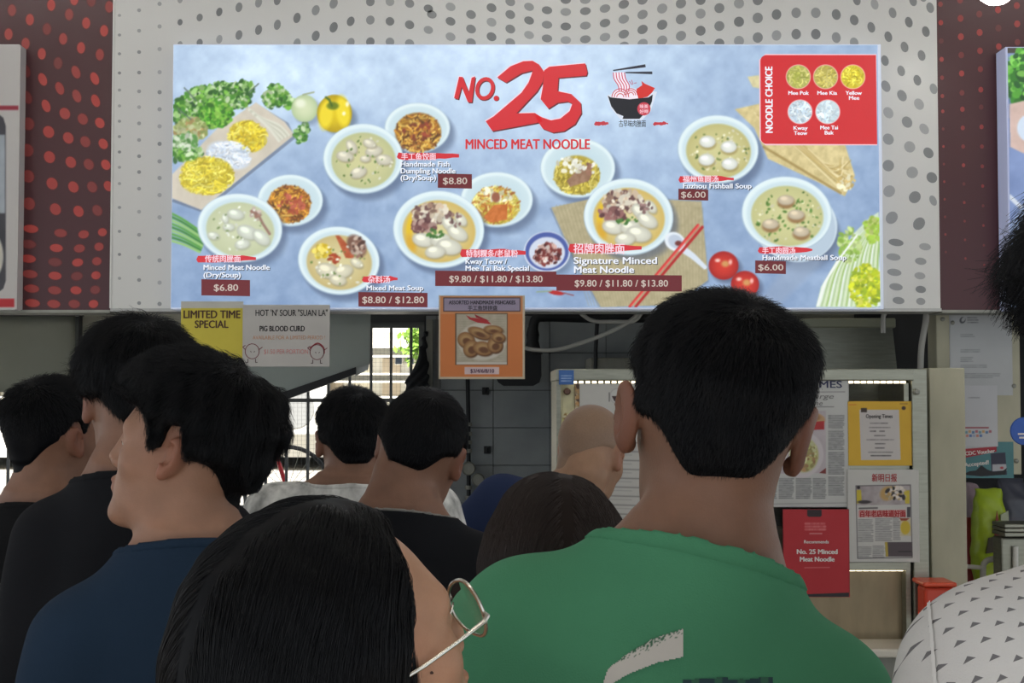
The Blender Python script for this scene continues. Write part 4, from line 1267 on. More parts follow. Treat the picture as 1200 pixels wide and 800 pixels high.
for x, y, rx, ry, ro in ((546, 398, 10, 9, 20), (552, 408, 9, 10, 30), (562, 390, 14, 6, 20), (578, 386, 11, 5, 5), (566, 408, 12, 8, 10), (580, 404, 9, 9, -20), (584, 395, 8, 6, 10)):
    c.ell(x + 1, y + 1.5, rx, ry, (92, 60, 36), ro, soft=2); c.ell(x, y, rx, ry, (196, 160, 108), ro, soft=1.5, col2=(136, 92, 52)); c.ell(x + 1, y + 2, rx * .5, ry * .45, (112, 72, 44), ro, soft=2)
c.poly([(546, 369), (552, 372), (570, 374), (576, 380), (560, 378), (550, 374)], (176, 40, 46)); c.poly([(556, 368), (574, 376), (558, 372)], (150, 34, 40))
c.poly([(535, 424), (594, 424), (594, 427), (535, 427)], (206, 200, 188)); c.poly([(544.5, 430), (585, 430), (585, 438.5), (544.5, 438.5)], (214, 190, 190))
fp = card('fishcake_poster', 514, 346, 615, 444, YC, 'orange fishcake poster hanging under the middle of the menu board', 'poster', c, back=(206, 190, 164))
tx(fp, 'lettering', 'ASSORTED HANDMADE FISHCAKES', 526, 356.4, 4.6, T_BLACK, 604, YC, .02, lay=2)
tx(fp, 'lettering', '手工鱼饼拼盘', 548, 363, 4.4, T_BLACK, 583, YC, .01, lay=2)
tx(fp, 'lettering', '$3/4/6/8/10', 551, 436.6, 4.6, T_PURPLE, 579, YC, .03, lay=2)

c = Canvas(212, 354, 285, 425, 2.0, (206, 190, 66))
c.poly([(211, 353), (286, 353), (286, 361), (211, 361)], (196, 194, 184)); c.wash(5, 20)
lt = card('special_notice', 211.5, 353, 285, 426, YC - .002, 'yellow limited time special notice under the board, left of the whiteboard', 'notice', c)
tx(lt, 'lettering', 'LIMITED TIME', 214.5, 372.6, 9.4, T_BROWN, 281.5, YC - .002, .03, lay=2)
tx(lt, 'lettering', 'SPECIAL', 228, 384, 9, T_BROWN, 267.5, YC - .002, .03, lay=2)
c = Canvas(284.5, 358, 386, 429, 2.0, (188, 184, 178)); c.wash(5, 30)
wbd = card('whiteboard', 284, 357, 386.5, 429.5, YC - .008, 'small handwritten whiteboard under the menu board offering pig blood curd', 'whiteboard', c, back=(196, 192, 186))
tx(wbd, 'lettering', "HOT 'N' SOUR \"SUAN LA\"", 299, 370, 7.6, T_BLACK, 384, YC - .008, .012, lay=2)
tx(wbd, 'lettering', 'PIG BLOOD CURD', 304, 388, 6.6, T_BLACK, 357, YC - .008, .025, lay=2)
tx(wbd, 'lettering', 'AVAILABLE FOR A LIMITED PERIOD !', 296, 397.5, 4.6, T_ORANGE, 381, YC - .008, .0, lay=2)
tx(wbd, 'lettering', '$1.50 PER PORTION', 309, 414.5, 5.6, T_PINK, 361, YC - .008, .0, lay=2)
dd = []
for cx, cy in ((295.5, 411.5), (371.5, 412.5)):
    dd += ring(cx, cy, 8.2, 8.8, .9, (120, 56, 62), 2, 0, 20)
    dd += quads([(cx - 5, cy + 9), (cx - 5, cy + 13), (cx - 7, cy + 13)], .9, (70, 44, 50), 2) + quads([(cx + 4, cy + 9), (cx + 4, cy + 13), (cx + 6, cy + 13)], .9, (70, 44, 50), 2)
    dd += quads([(cx - 8, cy - 2), (cx - 11, cy - 5), (cx - 8, cy - 7)], .9, (120, 56, 62), 2) + quads([(cx + 8, cy - 2), (cx + 12, cy - 5)], .9, (120, 56, 62), 2)
    dd += quads([(cx - 2, cy), (cx - 1, cy + 1)], .8, (80, 50, 54), 2) + quads([(cx + 2, cy + 1), (cx + 3, cy)], .8, (80, 50, 54), 2)
dd += quads(bez([(363, 408), (372, 402), (379, 407), (380, 414)], 4), 1.6, (160, 50, 60), 2)
inl(decals('doodles', dd, YC - .008, M_INKFLAT), wbd)['kind'] = 'stuff'

# ------------------------------------------------------------------ inside the stall
def pxprism(pts, Y0, Y1):
    """prism whose front outline is given in photo pixels"""
    return [(float(at(x, y, Y0)[0]), float(at(x, y, Y0)[2])) for x, y in pts]


YP = 5.7
hp = empty('hanging_sheet', tuple(at(340, 470, YP)), 0, 'large grey sheet with slanting lower edge behind the whiteboard', 'sheet')
inl(MB().prism(pxprism([(212, 366), (434, 368), (433, 426), (320, 466), (212, 502)], YP, YP), YP, YP + .012).build('sheet', M_SHEET, None), hp)
inl(MB().prism(pxprism([(318, 464), (417, 430), (417, 438), (318, 474)], YP - .01, YP), YP - .012, YP + .03).build('edge_bar', M_BLACK, None), hp)
inl(MB().prism(pxprism([(417, 431), (433, 425), (431, 433), (416, 441)], YP, YP), YP, YP + .008).build('plastic_flap', mat('clear_flap', rgb(205, 210, 208), rough=.3), None), hp)
inl(MB().box(*pxbox(208, 361, 516, 367.5, YP - .02, YP + .04)).build('top_rail', M_BLACK, None), hp)
YW = 6.55
bl = empty('roller_blind', tuple(at(40, 462, YW)), 0, 'pale grey sagging canvas sheet in a dark frame at far left', 'blind')
n = 26; top = []
V = []; Q = []
for i in range(n + 1):
    x = -130 + (88 + 130) * i / n
    yb = 462 - 20 * max(0, (x - 24) / 64) ** 1.5 - 6 * math.sin(max(0, (24 - x) / 154) * 3.1)
    for j in range(7):
        y = 370 + (yb - 370) * j / 6
        V.append(at(x, y, YW - .012 * math.sin(j / 6 * 3.1) - .004 * math.sin(i * .9)))
for i in range(n):
    for j in range(6): Q.append((i * 7 + j, i * 7 + j + 1, (i + 1) * 7 + j + 1, (i + 1) * 7 + j))
o = link('canvas', mesh_np('canvas', np.array(V), np.array(Q)), None, translucent('pale_canvas', (176, 178, 164), .4), True)
md = o.modifiers.new('thickness', 'SOLIDIFY'); md.thickness = .004
inl(o, bl)
inl(MB().box(*pxbox(-140, 362, 94, 370, YW - .03, YW + .03)).build('top_bar', M_BLACK, None), bl)
inl(MB().box(*pxbox(88.5, 370, 93, 640, YW - .03, YW + .02)).build('side_bar', M_BLACK, None), bl)
st = empty('steel_post', tuple(at(506, 640, 6.7)), 0, 'grey steel post at the right side of the barred window', 'post')
st.location.z = 0
inl(box('post', *[tuple(q) for q in (lambda a, b: ((a[0], a[1], 0.0), b))(*pxbox(499, 374, 507, 640, 6.66, 6.74))], M_STEELD), st)
inl(box('channel', *[tuple(q) for q in (lambda a, b: ((a[0], a[1], 0.0), b))(*pxbox(508.5, 374, 516, 640, 6.70, 6.76))], M_IRON), st)
# dark folded cloth hanging beside the window
cl = empty('hanging_cloth', tuple(at(498, 392, 6.60)), 0, 'dark folded cloth hanging at the right edge of the barred window', 'cloth')
F = Field(axis((-.20, .08, .006)), axis((-.05, .10, .006)), axis((-.50, .05, .007)))
for a, b, ra, rb in (((0, 0, 0), (-.01, 0, -.10), .010, .020), ((-.01, 0, -.10), (-.055, 0, -.26), .022, .042), ((-.055, 0, -.26), (-.065, .0, -.42), .042, .050), ((-.07, 0, -.33), (-.13, .0, -.40), .02, .016), ((0.0, 0, -.12), (.0, .01, -.42), .016, .026)):
    F.add(rc(a, b, ra, rb), .015)
F.add(rc((0, 0, 0), (.020, .080, .03), .008, .007), .01)
X, Yg, Z = F.grids(); F.F -= (.006 * np.sin(X * 130 + 9 * np.sin(Z * 14))).astype(f32)
V, Q = F.surface(); link('cloth', mesh_np('cloth', V, Q), cl, mat('charcoal_cloth', rgb(34, 36, 40), rough=.9), True)
# gas pipe with gauges
gp = empty('gas_pipe', tuple(at(549, 640, 6.72)), 0, 'black gas pipe with two round gauges on the tiled wall', 'pipe')
gp.location.z = .55
B = lambda px, py, Y=6.72: atv(px, py, Y)
inl(MB().tube([B(548, 440), B(549, 500), B(550, 760)], .011, 10).build('pipe', M_BLACK, None, True), gp)
for y in (497, 508, 518, 528, 571, 583, 606): inl(MB().tube([B(549, y - 2.2), B(549, y + 2.2)], .019, 12).build('coupling', M_STEELD, None, True), gp)
inl(MB().tube([B(520, 595), B(549, 595), B(562, 595)], .010, 8).build('branch_pipe', M_BLACK, None, True), gp)
inl(MB().tube([B(520, 612, 6.74), B(549, 612, 6.74)], .006, 8).build('branch_pipe', M_BLACK, None, True), gp)
for px, py, r_ in ((549, 549, .036), (560, 562, .034)):
    p = B(px, py, 6.68)
    g_ = inl(MB().lathe([(r_, .03), (r_, .0), (r_ * .86, -.006), (r_ * .80, -.002)], p, 20, 'y').build('gauge', M_STEELD, None, True), gp)
    f_ = MB().lathe([(r_ * .78, 0), (r_ * .78, -.004), (.004, -.005)], p, 20, 'y').build('dial', mat('gauge_dial', rgb(150, 150, 146), rough=.3), None)
    f_.parent = g_; f_.matrix_parent_inverse = (g_.matrix_parent_inverse).copy()
# little hooks on tiles
for i, (px, py, lb) in enumerate(((569, 458, 'small dark hook on the grey tiles, above the gas gauges'), (571, 527, 'tiny dark clip on the grey tiles beside the gas pipe'))):
    h = empty('wall_hook', tuple(at(px, py, 6.79)), 0, lb, 'hook')
    MB().box((-.018, -.012, -.02), (.018, .006, .02), .003).tube([(0, -.012, 0), (0, -.04, -.01), (0, -.045, .015)], .005, 6).build('hook', M_BLACK, h)
# black duct with an elbow
dk = empty('black_duct', tuple(at(622, 452, 6.6)), 0, 'black metal duct with elbow pipe behind the orange poster', 'duct')
inl(MB().tube(bez([B(770, 372, 6.62), B(700, 372.5, 6.62), B(640, 371, 6.62), B(628, 374, 6.62), B(625, 384, 6.62), B(625, 398, 6.62)], 6), .026, 12).build('elbow_pipe', M_BLACK, None, True), dk)
inl(MB().lathe([(.026, .14), (.034, .10), (.030, .07), (.040, .03), (.052, 0)], B(624.5, 415, 6.62), 18).build('neck', M_BLACK, None, True), dk)
pl = [(634, 414), (634.5, 440), (632, 448), (625, 452), (590, 452), (584, 448), (580, 440), (604, 437), (610, 430), (611, 414)]
inl(MB().prism(pxprism(pl, 6.6, 6.6), 6.58, 6.68).build('body', M_BLACK, None), dk)
# cables
M_CABLE = mat('pale_cable', rgb(170, 168, 160), rough=.5)
for pts, r_, lb in (([(606, 404), (622, 409), (650, 410), (680, 402), (712, 390), (738, 376), (757, 358)], .0075, 'long pale cable drooping from the board towards the orange poster'),
                    ([(674, 358), (682, 368), (696, 376), (720, 376.5), (742, 376), (752, 366), (757, 356)], .0075, 'short pale cable loop under the board, right of the orange poster'),
                    ([(1041, 358), (1038, 365), (1035, 372), (1035, 390)], .009, 'short thin pale cable over the steel hood')):
    c_ = MB().tube(bez([atv(x, y, 4.62) for x, y in pts], 8), r_, 8).build('cable', M_CABLE, None, True)
    setp(c_, lb, 'cable')
c_ = MB().tube(bez([atv(1086, 358, 4.62), atv(1085, 375, 4.62), atv(1080, 405, 4.62), atv(1078.5, 433, 4.60)], 8), .0115, 10).build('conduit', M_CABLE, None, True)
setp(c_, 'pale conduit running down to the right corner of the display case', 'conduit')
# shelf behind the case, steel hood behind the case
sf = empty('wall_shelf', tuple(at(715, 432, 6.5)), 0, 'pale metal shelf end above the left corner of the display case', 'shelf')
inl(MB().box(*pxbox(690, 419, 790, 470, 6.4, 6.7), .01).build('shelf_box', M_STEELD, None), sf)
inl(MB().tube([atv(700, 376, 6.38), atv(698, 410, 6.38), atv(697.5, 470, 6.38)], .010, 8).build('rod', M_BLACK, None, True), sf)
YH = 5.25
Zh = float(at(600, 372.5, YH)[2])
hd = empty('steel_hood', tuple(at(990, 436, YH)), 0, 'stainless steel extractor hood behind the display case', 'hood')
q = pxprism([(900, 384), (1046, 384), (1052, 440), (896, 440)], YH, YH)
inl(MB().prism(q, YH, YH + .5).build('body', M_STEEL, None), hd)
inl(MB().box(*pxbox(892, 372.5, 1050, 384, YH - .02, YH + .5), .006).build('lip', mat('cream_steel_lip', rgb(186, 188, 164), rough=.45, metal=.3), None), hd)
inl(MB().box((float(at(930, 380, YH)[0]), YH + .12, Zh), (float(at(1010, 380, YH)[0]), YH + .42, ZT)).build('duct', M_STEELD, None), hd)
struct('wall_inner', box('wall_inner', (float(at(1040, 400, 5.9)[0]), 5.9, 0), (2.55, 5.98, ZT), M_DARKWALL))

# ------------------------------------------------------------------ glass display case on its counter
YG = 4.25
X = lambda px, Y=YG: float(at(px, 450, Y)[0])
Zp = lambda py, Y=YG: float(at(600, py, Y)[2])
ctr = empty('counter', (X(870), YG + .2, 0), 0, 'steel counter with pale top under the display case', 'counter')
inl(box('body', (X(640), YG - .02, 0), (X(1086), YG + .62, Zp(762)), M_STEELD), ctr)
inl(box('worktop', (X(636), YG - .12, Zp(762)), (X(1088), YG + .64, Zp(752)), mat('pale_worktop', rgb(206, 200, 186), rough=.35), None, .006), ctr)
case = empty('display_case', (X(870), YG + .2, Zp(752)), 0, 'lit glass and steel display case with notices on its front', 'display case')
Z0 = Zp(752)
inl(box('left_post', (X(652), YG - .01, Z0), (X(657), YG + .05, Zp(446)), M_STEEL), case)
inl(box('left_panel', (X(657), YG + .005, Z0), (X(673), YG + .03, Zp(449)), mat('cream_case_panel', rgb(206, 200, 160), rough=.5, noise=.1, nscale=30), None), case)
inl(box('top_rail', (X(651), YG - .015, Zp(446)), (X(1070), YG + .55, Zp(432)), M_STEEL, None, .004), case)
inl(box('right_post', (X(1067), YG - .012, Z0), (X(1085), YG + .06, Zp(432)), M_STEEL, None, .003), case)
inl(box('right_inner_post', (X(1059.5), YG + .004, Z0), (X(1065), YG + .05, Zp(449)), M_STEEL), case)
inl(box('mid_rail', (X(673), YG - .004, Zp(551)), (X(1060), YG + .3, Zp(545)), M_STEEL), case)
inl(box('low_rail', (X(673), YG - .012, Zp(667.5)), (X(1060), YG + .25, Zp(658)), M_STEEL, None, .002), case)
inl(box('back_panel', (X(652), YG + .52, Z0), (X(1085), YG + .54, Zp(440)), M_STEEL), case)
inl(box('side_panel', (X(652), YG + .05, Z0), (X(652) + .008, YG + .52, Zp(446)), M_STEEL), case)
inl(box('side_panel', (X(1085) - .008, YG + .06, Z0), (X(1085), YG + .52, Zp(446)), M_STEEL), case)
inl(box('lower_panel', (X(673), YG + .05, Z0), (X(1067), YG + .06, Zp(669)), mat('warm_steel', rgb(128, 116, 94), rough=.34, metal=.85, noise=.2, nscale=7, stretch=(2, 2, .5)), None), case)
M_GLASS = mat('case_glass', (1, 1, 1, 1), rough=.02, trans=1.0)
M_GLASS.node_tree.nodes['Principled BSDF'].inputs['IOR'].default_value = 1.1
inl(box('glass', (X(673), YG + .002, Zp(658)), (X(1060), YG + .006, Zp(446)), M_GLASS), case)
lm = MB()
for k in range(51):
    x = 671 + k * 7.7
    lm.box((X(x), YG - .004, Zp(449)), (X(x + 5), YG + .012, Zp(446.4)))
l_ = inl(lm.build('led_strip', M_LED, None), case); l_['kind'] = 'stuff'; l_['label'] = 'row of warm light beads'
lm = MB()
for k in range(48):
    x = 676 + k * 8
    lm.box((X(x), YG + .02, Zp(670)), (X(x + 6), YG + .035, Zp(668)))
l_ = inl(lm.build('led_strip', M_LED, None), case); l_['kind'] = 'stuff'
inl(MB().lathe([(.010, .0), (.010, -.016), (.006, -.020)], atv(1073, 459, YG - .012), 14, 'y').build('lock', M_STEELD, None, True), case)
inl(MB().lathe([(.012, .0), (.012, -.010), (.008, -.016)], atv(664.5, 458.5, YG), 14, 'y').build('knob', mat('brown_knob', rgb(96, 66, 52), rough=.4), None, True), case)
# things standing inside the case
for px, py, r_, h_, c, lb in ((1045, 502, .040, .20, (70, 66, 66), 'dark tall container inside the display case, above the yellow notice'), (1005, 500, .065, .17, (150, 124, 92), 'wide brown tub inside the display case, behind the newspaper top'),
                              (890, 655, .07, .09, (190, 180, 160), 'pale bowl inside the display case, behind the red notice')):
    p = atv(px, py, YG + .33); zb = Zp(545) if py < 600 else Zp(658)
    k = empty('container', (p.x, YG + .22, zb), 0, lb, 'container')
    MB().lathe([(r_ * .8, 0), (r_, h_), (r_ * .94, h_), (r_ * .75, .01)], (0, 0, 0), 24).build('tub', mat('tub', rgb(*c), rough=.5), k, True)
# blue sticker, strip of food pictures
c = Canvas(655.5, 434, 672, 450, 3.0, (62, 104, 168)); c.textlines(658, 439, 670, 447, 3.0, (196, 214, 236), .8, .4)
card('blue_sticker', 655, 433.5, 672.5, 450.5, YG - .022, 'small blue sticker on the top left corner of the case', 'sticker', c, back=(62, 104, 168), d=.001)
c = Canvas(674, 449, 679, 600, 2.0, (150, 130, 100)); c.specks(676, 520, 3, 80, [(90, 70, 56), (206, 190, 160), (180, 140, 90)], 160, (1, 2.4))
card('food_strip', 673.5, 449, 679.5, 600, YG - .003, 'narrow strip of food pictures down the left of the case', 'sticker', c, back=(150, 130, 100), d=.001)
for k, (px, py, r_, cc) in enumerate(((664, 492, 6, (196, 186, 120)), (664, 514, 6, (206, 160, 90)), (663, 536, 6, (170, 160, 140)))):
    c = Canvas(px - 6, py - 9, px + 6, py + 9, 2.0, (206, 200, 160)); c.ell(px, py, 5, 8, cc, soft=1); c.specks(px, py, 4, 6, [(150, 120, 70), (230, 220, 180)], 20, (.8, 2))
    card('food_picture', px - 6.4, py - 9.4, px + 6.4, py + 9.4, YG - .001, ('top yellow', 'middle orange', 'lowest grey')[k] + ' food picture on the left panel of the case', 'sticker', c, back=(206, 200, 160), d=.001, group='food pictures on the case')
# menu sheet, newspapers, notices
c = Canvas(680, 450, 792, 640, 2.0, (190, 188, 182)); c.wash(4, 30)
c.ell(724, 464, 9.5, 9.5, (170, 166, 164), soft=1); c.ell(724, 464, 8.6, 8.6, (196, 194, 190), soft=1)
c.poly([(717, 464), (732, 464), (729, 470), (720, 470)], (60, 40, 44)); c.ell(729, 467, 3, 3, (170, 46, 56), soft=1); c.line([(714, 460), (714, 470)], .8, (70, 66, 66))
for k in range(13): c.line([(690, 496 + k * 10.5), (760, 498 + k * 10.5)], 1.6, (120, 118, 116), .7); c.line([(690, 500 + k * 10.5), (740, 501.5 + k * 10.5)], .9, (150, 148, 146), .7)
card('menu_sheet', 679.5, 449.5, 792, 640, YG - .006, 'white menu sheet with small bowl logo behind the bald man', 'sheet', c, back=(186, 184, 178), d=.002)
c = Canvas(836, 442, 994, 593.5, 2.0, (186, 186, 182)); c.wash(4, 30)
c.line([(842, 460), (990, 459)], .8, (120, 118, 118)); c.line([(842, 477), (977, 476.5)], .8, (110, 108, 108))
c.poly([(856, 485), (968, 481), (968, 554), (850, 556)], (178, 168, 172), noise=8, cell=14)
c.ell(950, 492, 17, 9, (186, 150, 108), soft=1.5); c.poly([(935, 496), (966, 493), (966, 503), (938, 504)], (168, 44, 46)); c.ell(951, 489, 10, 4, (150, 110, 76), soft=2)
c.ell(938, 532, 27, 28, (196, 188, 190), soft=2); c.ell(942, 533, 17, 20, (176, 176, 110), soft=3); c.specks(942, 533, 15, 18, [(196, 200, 130), (150, 140, 90), (166, 130, 90), (206, 206, 160)], 110, (1, 2.6)); c.poly([(960, 554), (968, 548), (968, 555)], (120, 50, 46))
for x0, x1, y0, y1 in ((971, 989, 486, 580), (953, 968, 560, 584), (933, 951, 560, 584), (913, 930, 560, 584), (893, 910, 560, 584), (872, 890, 560, 584), (842, 854, 484, 584)): c.textlines(x0, y0, x1, y1, 1.9, (84, 84, 86), .75, .6, .12)
for y in (503, 528, 557): c.line([(971, y), (989, y)], 1.6, (190, 190, 186))
c.line([(900, 590.5), (992, 589)], 1, (120, 120, 120), .6)
n1_ = card('newspaper_page', 835.5, 441.5, 994.5, 594, YG - .008, 'english newspaper page with bowl photograph taped to the case behind the green man', 'newspaper', c, back=(180, 180, 176), d=.002)
tx(n1_, 'lettering', 'THE STRAITS TIMES', 848, 454.2, 8.4, T_NAVY, 986.5, YG - .008, .022, lay=2)
tx(n1_, 'lettering', 'not likely to charge', 872, 467, 6, T_GREY, 977, YG - .008, .012, lay=2, shear=.25)
tx(n1_, 'lettering', 'more over the time', 884, 475, 6, T_GREY, 964, YG - .008, .012, lay=2, shear=.25)
c = Canvas(993.5, 470.5, 1067.5, 545, 2.0, (206, 164, 46)); c.wash(5, 30, 4, (1, 1, .6))
c.poly([(1007, 480), (1053.5, 480), (1055.5, 538.5), (1009, 539)], (190, 184, 180)); c.poly([(1009, 478), (1016, 478), (1016, 483), (1009, 483)], (60, 48, 40)); c.ell(1059, 478, 2.4, 2.2, (70, 50, 40), soft=1); c.line([(1055, 473), (1063, 473)], 1, (150, 110, 40)); c.line([(995, 474), (1003, 474)], 1, (206, 120, 40))
for y, x0, x1, a in ((496, 1020, 1040, .6), (501, 1019, 1043, .5), (505.3, 1020, 1026, .9), (505.3, 1031, 1037, .9), (510.5, 1025, 1037, .8), (515.3, 1016, 1047, .5), (520, 1026, 1037, .8), (525, 1026, 1036, .8), (530, 1018, 1046, .5), (534, 1021, 1044, .9)): c.textlines(x0, y - 1.2, x1, y + 1.2, 2.4, (70, 66, 68), a, .6, 0)
n2_ = card('opening_notice', 993, 470, 1068, 545.5, YG - .008, 'yellow opening times notice on the right of the case', 'notice', c, back=(206, 164, 46), d=.002)
tx(n2_, 'lettering', 'Opening Times', 1014.5, 489.6, 4.6, T_BLACK, 1046, YG - .008, .012, lay=2)
c = Canvas(918.5, 597, 994.5, 699, 2.0, (176, 38, 46)); c.wash(6, 40)
c.poly([(946, 596), (963, 596), (963, 604), (961, 605.5), (948, 605.5), (946, 604)], (48, 34, 38)); c.poly([(918, 697), (996, 694), (996, 700), (918, 700)], (40, 36, 40))
c.textlines(944, 612, 967, 623, 3.4, (206, 110, 110), .9, .8, .05); c.line([(949, 625), (963, 625)], 1.4, (200, 130, 130)); c.line([(943, 665), (972, 664.6)], .9, (206, 120, 120))
n3_ = card('red_notice', 918, 596.5, 995, 699.5, YG - .020, 'red notice recommending the stall, under the english newspaper page', 'notice', c, back=(150, 34, 42), d=.002)
tx(n3_, 'lettering', 'Recommends', 942, 636.4, 3.8, T_WHITE, 971, YG - .020, .03, lay=2)
tx(n3_, 'lettering', 'No. 25 Minced', 933.5, 648.8, 5.6, T_WHITE, 981, YG - .020, .05, lay=2)
tx(n3_, 'lettering', 'Meat Noodle', 937, 657.6, 5.6, T_WHITE, 977.5, YG - .020, .05, lay=2)
c = Canvas(994.5, 550.5, 1076, 658, 2.0, (192, 190, 184)); c.wash(3, 30)
c.poly([(1003, 569), (1067, 568), (1067, 591), (1004, 592)], (166, 156, 156), noise=22, cell=8); c.poly([(1004, 574), (1009, 574), (1010, 589), (1004, 590)], (196, 176, 50)); c.poly([(1059, 575), (1066, 574), (1066, 590), (1061, 590)], (196, 176, 60))
c.ell(1040, 578, 9, 8, (186, 150, 90), -30, soft=3); c.specks(1050, 578, 12, 8, [(40, 36, 38), (196, 170, 120), (210, 200, 190)], 60, (1, 2.4)); c.ell(1013, 588, 8, 2, (60, 54, 56), soft=1); c.ell(1006, 571, 2, 2, (40, 36, 36), soft=1)
c.line([(1007, 595.5), (1028, 595)], 1.8, (70, 64, 66), .8)
c.poly([(1063, 594), (1067, 594), (1067, 606), (1063, 606)], (70, 66, 70)); c.poly([(1006, 598), (1061, 597), (1062, 605.5), (1006, 606)], (206, 150, 146))
for x0, x1, y0, y1 in ((1006, 1023, 608, 636), (1026, 1045, 607, 634), (1047, 1055, 606, 634), (1006, 1021, 640, 654), (1023, 1036, 639, 653)): c.textlines(x0, y0, x1, y1, 2.1, (96, 94, 96), .7, .55, .2)
c.poly([(1055, 607), (1067, 607), (1068, 628), (1055, 628)], (190, 180, 150)); c.ell(1061, 618, 5.6, 8, (196, 170, 50), soft=1.5); c.poly([(1054, 607), (1066, 607), (1062, 610), (1056, 610)], (150, 70, 50))
c.poly([(1037, 635), (1069, 635), (1069.5, 652), (1038, 652)], (80, 70, 74)); c.poly([(1037, 635), (1040, 635), (1041, 652), (1038, 652)], (170, 150, 60)); c.line([(1053, 646), (1068, 646)], 1, (40, 36, 40)); c.line([(1003, 569), (1005, 654), (1069, 653), (1067, 568), (1003, 569)], .8, (70, 66, 70))
n4_ = card('chinese_newspaper_page', 994, 550, 1076.5, 658.5, YG - .016, 'chinese newspaper page in white frame at the lower right of the case', 'newspaper', c, back=(196, 194, 188), d=.006)
tx(n4_, 'lettering', '新明日报', 1021.5, 563.5, 7.4, T_RED, 1051, YG - .016, .012, lay=2)
tx(n4_, 'lettering', '百年老店味道好面', 1007, 605, 6.4, T_RED, 1061, YG - .016, .03, lay=2)

# ------------------------------------------------------------------ right side: posts, papers, bags
YR = 4.35
pz = empty('steel_pillar', (X(1110, YR), YR + .03, 0), 0, 'pale stainless pillar right of the display case', 'pillar')
inl(box('pillar', (X(1089, YR), YR, 0), (X(1131, YR), YR + .10, Zp(431, YR)), M_CREAM, None, .004), pz)
YQ = 4.62
cp = empty('painted_post', (X(1145, YQ), YQ + .06, 0), 0, 'cream painted post with papers taped to it', 'post')
inl(box('post', (X(1098, YQ), YQ, Zp(556, YQ)), (X(1196, YQ), YQ + .10, ZB + .02), M_CREAM, None, .004), cp)
inl(box('leg', (X(1098, YQ), YQ, 0), (X(1128, YQ), YQ + .10, Zp(556, YQ)), M_CREAM), cp)
for px, py in ((1104.5, 374), (1188, 452), (1191, 540), (1116, 378)):
    b_ = MB().lathe([(.008, 0), (.008, -.004), (.004, -.007)], atv(px, py, YQ), 12, 'y').build('bolt', M_STEELD, None, True); inl(b_, cp)
c = Canvas(1114, 364, 1185, 463, 2.0, (186, 188, 188)); c.wash(5, 24)
c.ell(1128, 375, 3.4, 4, (90, 92, 96), 30, soft=1); c.ell(1129, 374, 2, 3, (186, 188, 188), 30, soft=1); c.textlines(1134, 371, 1146, 380, 2.8, (110, 112, 114), .8, .5, .2)
for y0, y1, x1 in ((391, 396, 1142), (409, 414, 1148), (418, 424, 1140), (427, 431, 1156), (437, 443, 1172)): c.textlines(1126, y0, x1, y1, 2.2, (120, 122, 124), .7, .5, .2)
card('letter_sheet', 1113.5, 363.5, 1185.5, 463, YQ - .003, 'white printed letter taped high on the cream post', 'paper', c, back=(186, 188, 188), d=.001)
c = Canvas(1126, 452, 1168, 523, 2.0, (196, 196, 198)); c.wash(4, 24); c.textlines(1135, 465, 1148, 468, 2.2, (120, 120, 124), .7, .5, 0)
c.line([(1128, 501), (1158, 501)], 1.6, (150, 70, 76))
for k in range(9): c.poly([(1127 + k * 4, 504 + k % 2), (1130 + k * 4, 504 + k % 2), (1130 + k * 4, 507 + k % 2), (1127 + k * 4, 507 + k % 2)], [(170, 80, 90), (90, 140, 150), (200, 150, 80), (70, 110, 160)][k % 4], .8)
for k in range(6): c.poly([(1128 + k * 4, 509), (1131 + k * 4, 509), (1131 + k * 4, 512), (1128 + k * 4, 512)], [(150, 160, 190), (200, 110, 90), (60, 100, 170)][k % 3], .8)
card('payment_sheet', 1125.5, 451.5, 1168.5, 523, YQ - .007, 'white payment sheet taped below the letter on the cream post', 'paper', c, back=(196, 196, 198), d=.001)
c = Canvas(1127, 518, 1187, 560, 2.0, (78, 128, 132)); c.wash(6, 20)
c.poly([(1127, 526), (1168, 522), (1168, 529), (1127, 537)], (168, 48, 60)); c.poly([(1126, 522), (1168, 518), (1168, 523), (1127, 526)], (190, 190, 192))
c.poly([(1161, 531), (1178, 530), (1180, 556), (1162, 557)], (52, 52, 70)); c.poly([(1163, 544), (1179, 543.5), (1180, 551), (1163, 552)], (176, 176, 180)); c.ell(1174, 548, 2, 1.4, (170, 60, 66), soft=1)
c.poly([(1128, 556), (1136, 552), (1144, 551), (1150, 545), (1157, 550), (1165, 553), (1176, 551), (1180, 548), (1178, 556), (1150, 558)], (26, 26, 30))
cd = card('voucher_poster', 1126.5, 517.5, 1187.5, 560, YQ - .005, 'teal and red voucher poster at the bottom of the cream post', 'poster', c, back=(78, 128, 132), d=.001)
tx(cd, 'lettering', 'CDC Voucher', 1131, 533.6, 4.6, T_WHITE, 1166, YQ - .005, .04, lay=2, rot=.10)
tx(cd, 'lettering', 'Accepted!', 1130.5, 547, 4.8, T_WHITE, 1159, YQ - .005, .04, lay=2, rot=.12)
bs = empty('blue_round_sign', tuple(at(1200, 505, 4.2)), 0, 'blue round sign at the right edge beside the cream post', 'sign')
MB().lathe([(.044, .006), (.046, 0), (.044, -.004), (.006, -.0045)], (0, 0, 0), 32, 'y').build('disc', mat('sign_blue', rgb(36, 84, 170), rough=.4), bs)
inl(MB().tube([atv(1206, 505, 4.21), atv(1206, 760, 4.21)], .008, 8).build('stem', M_STEELD, None, True), bs)
for k in range(2): MB().box((-.022 + k * .004, -.0065, -.012 - k * .012), (.020, -.0045, -.006 - k * .012)).build('text_bar', T_WHITE, bs)
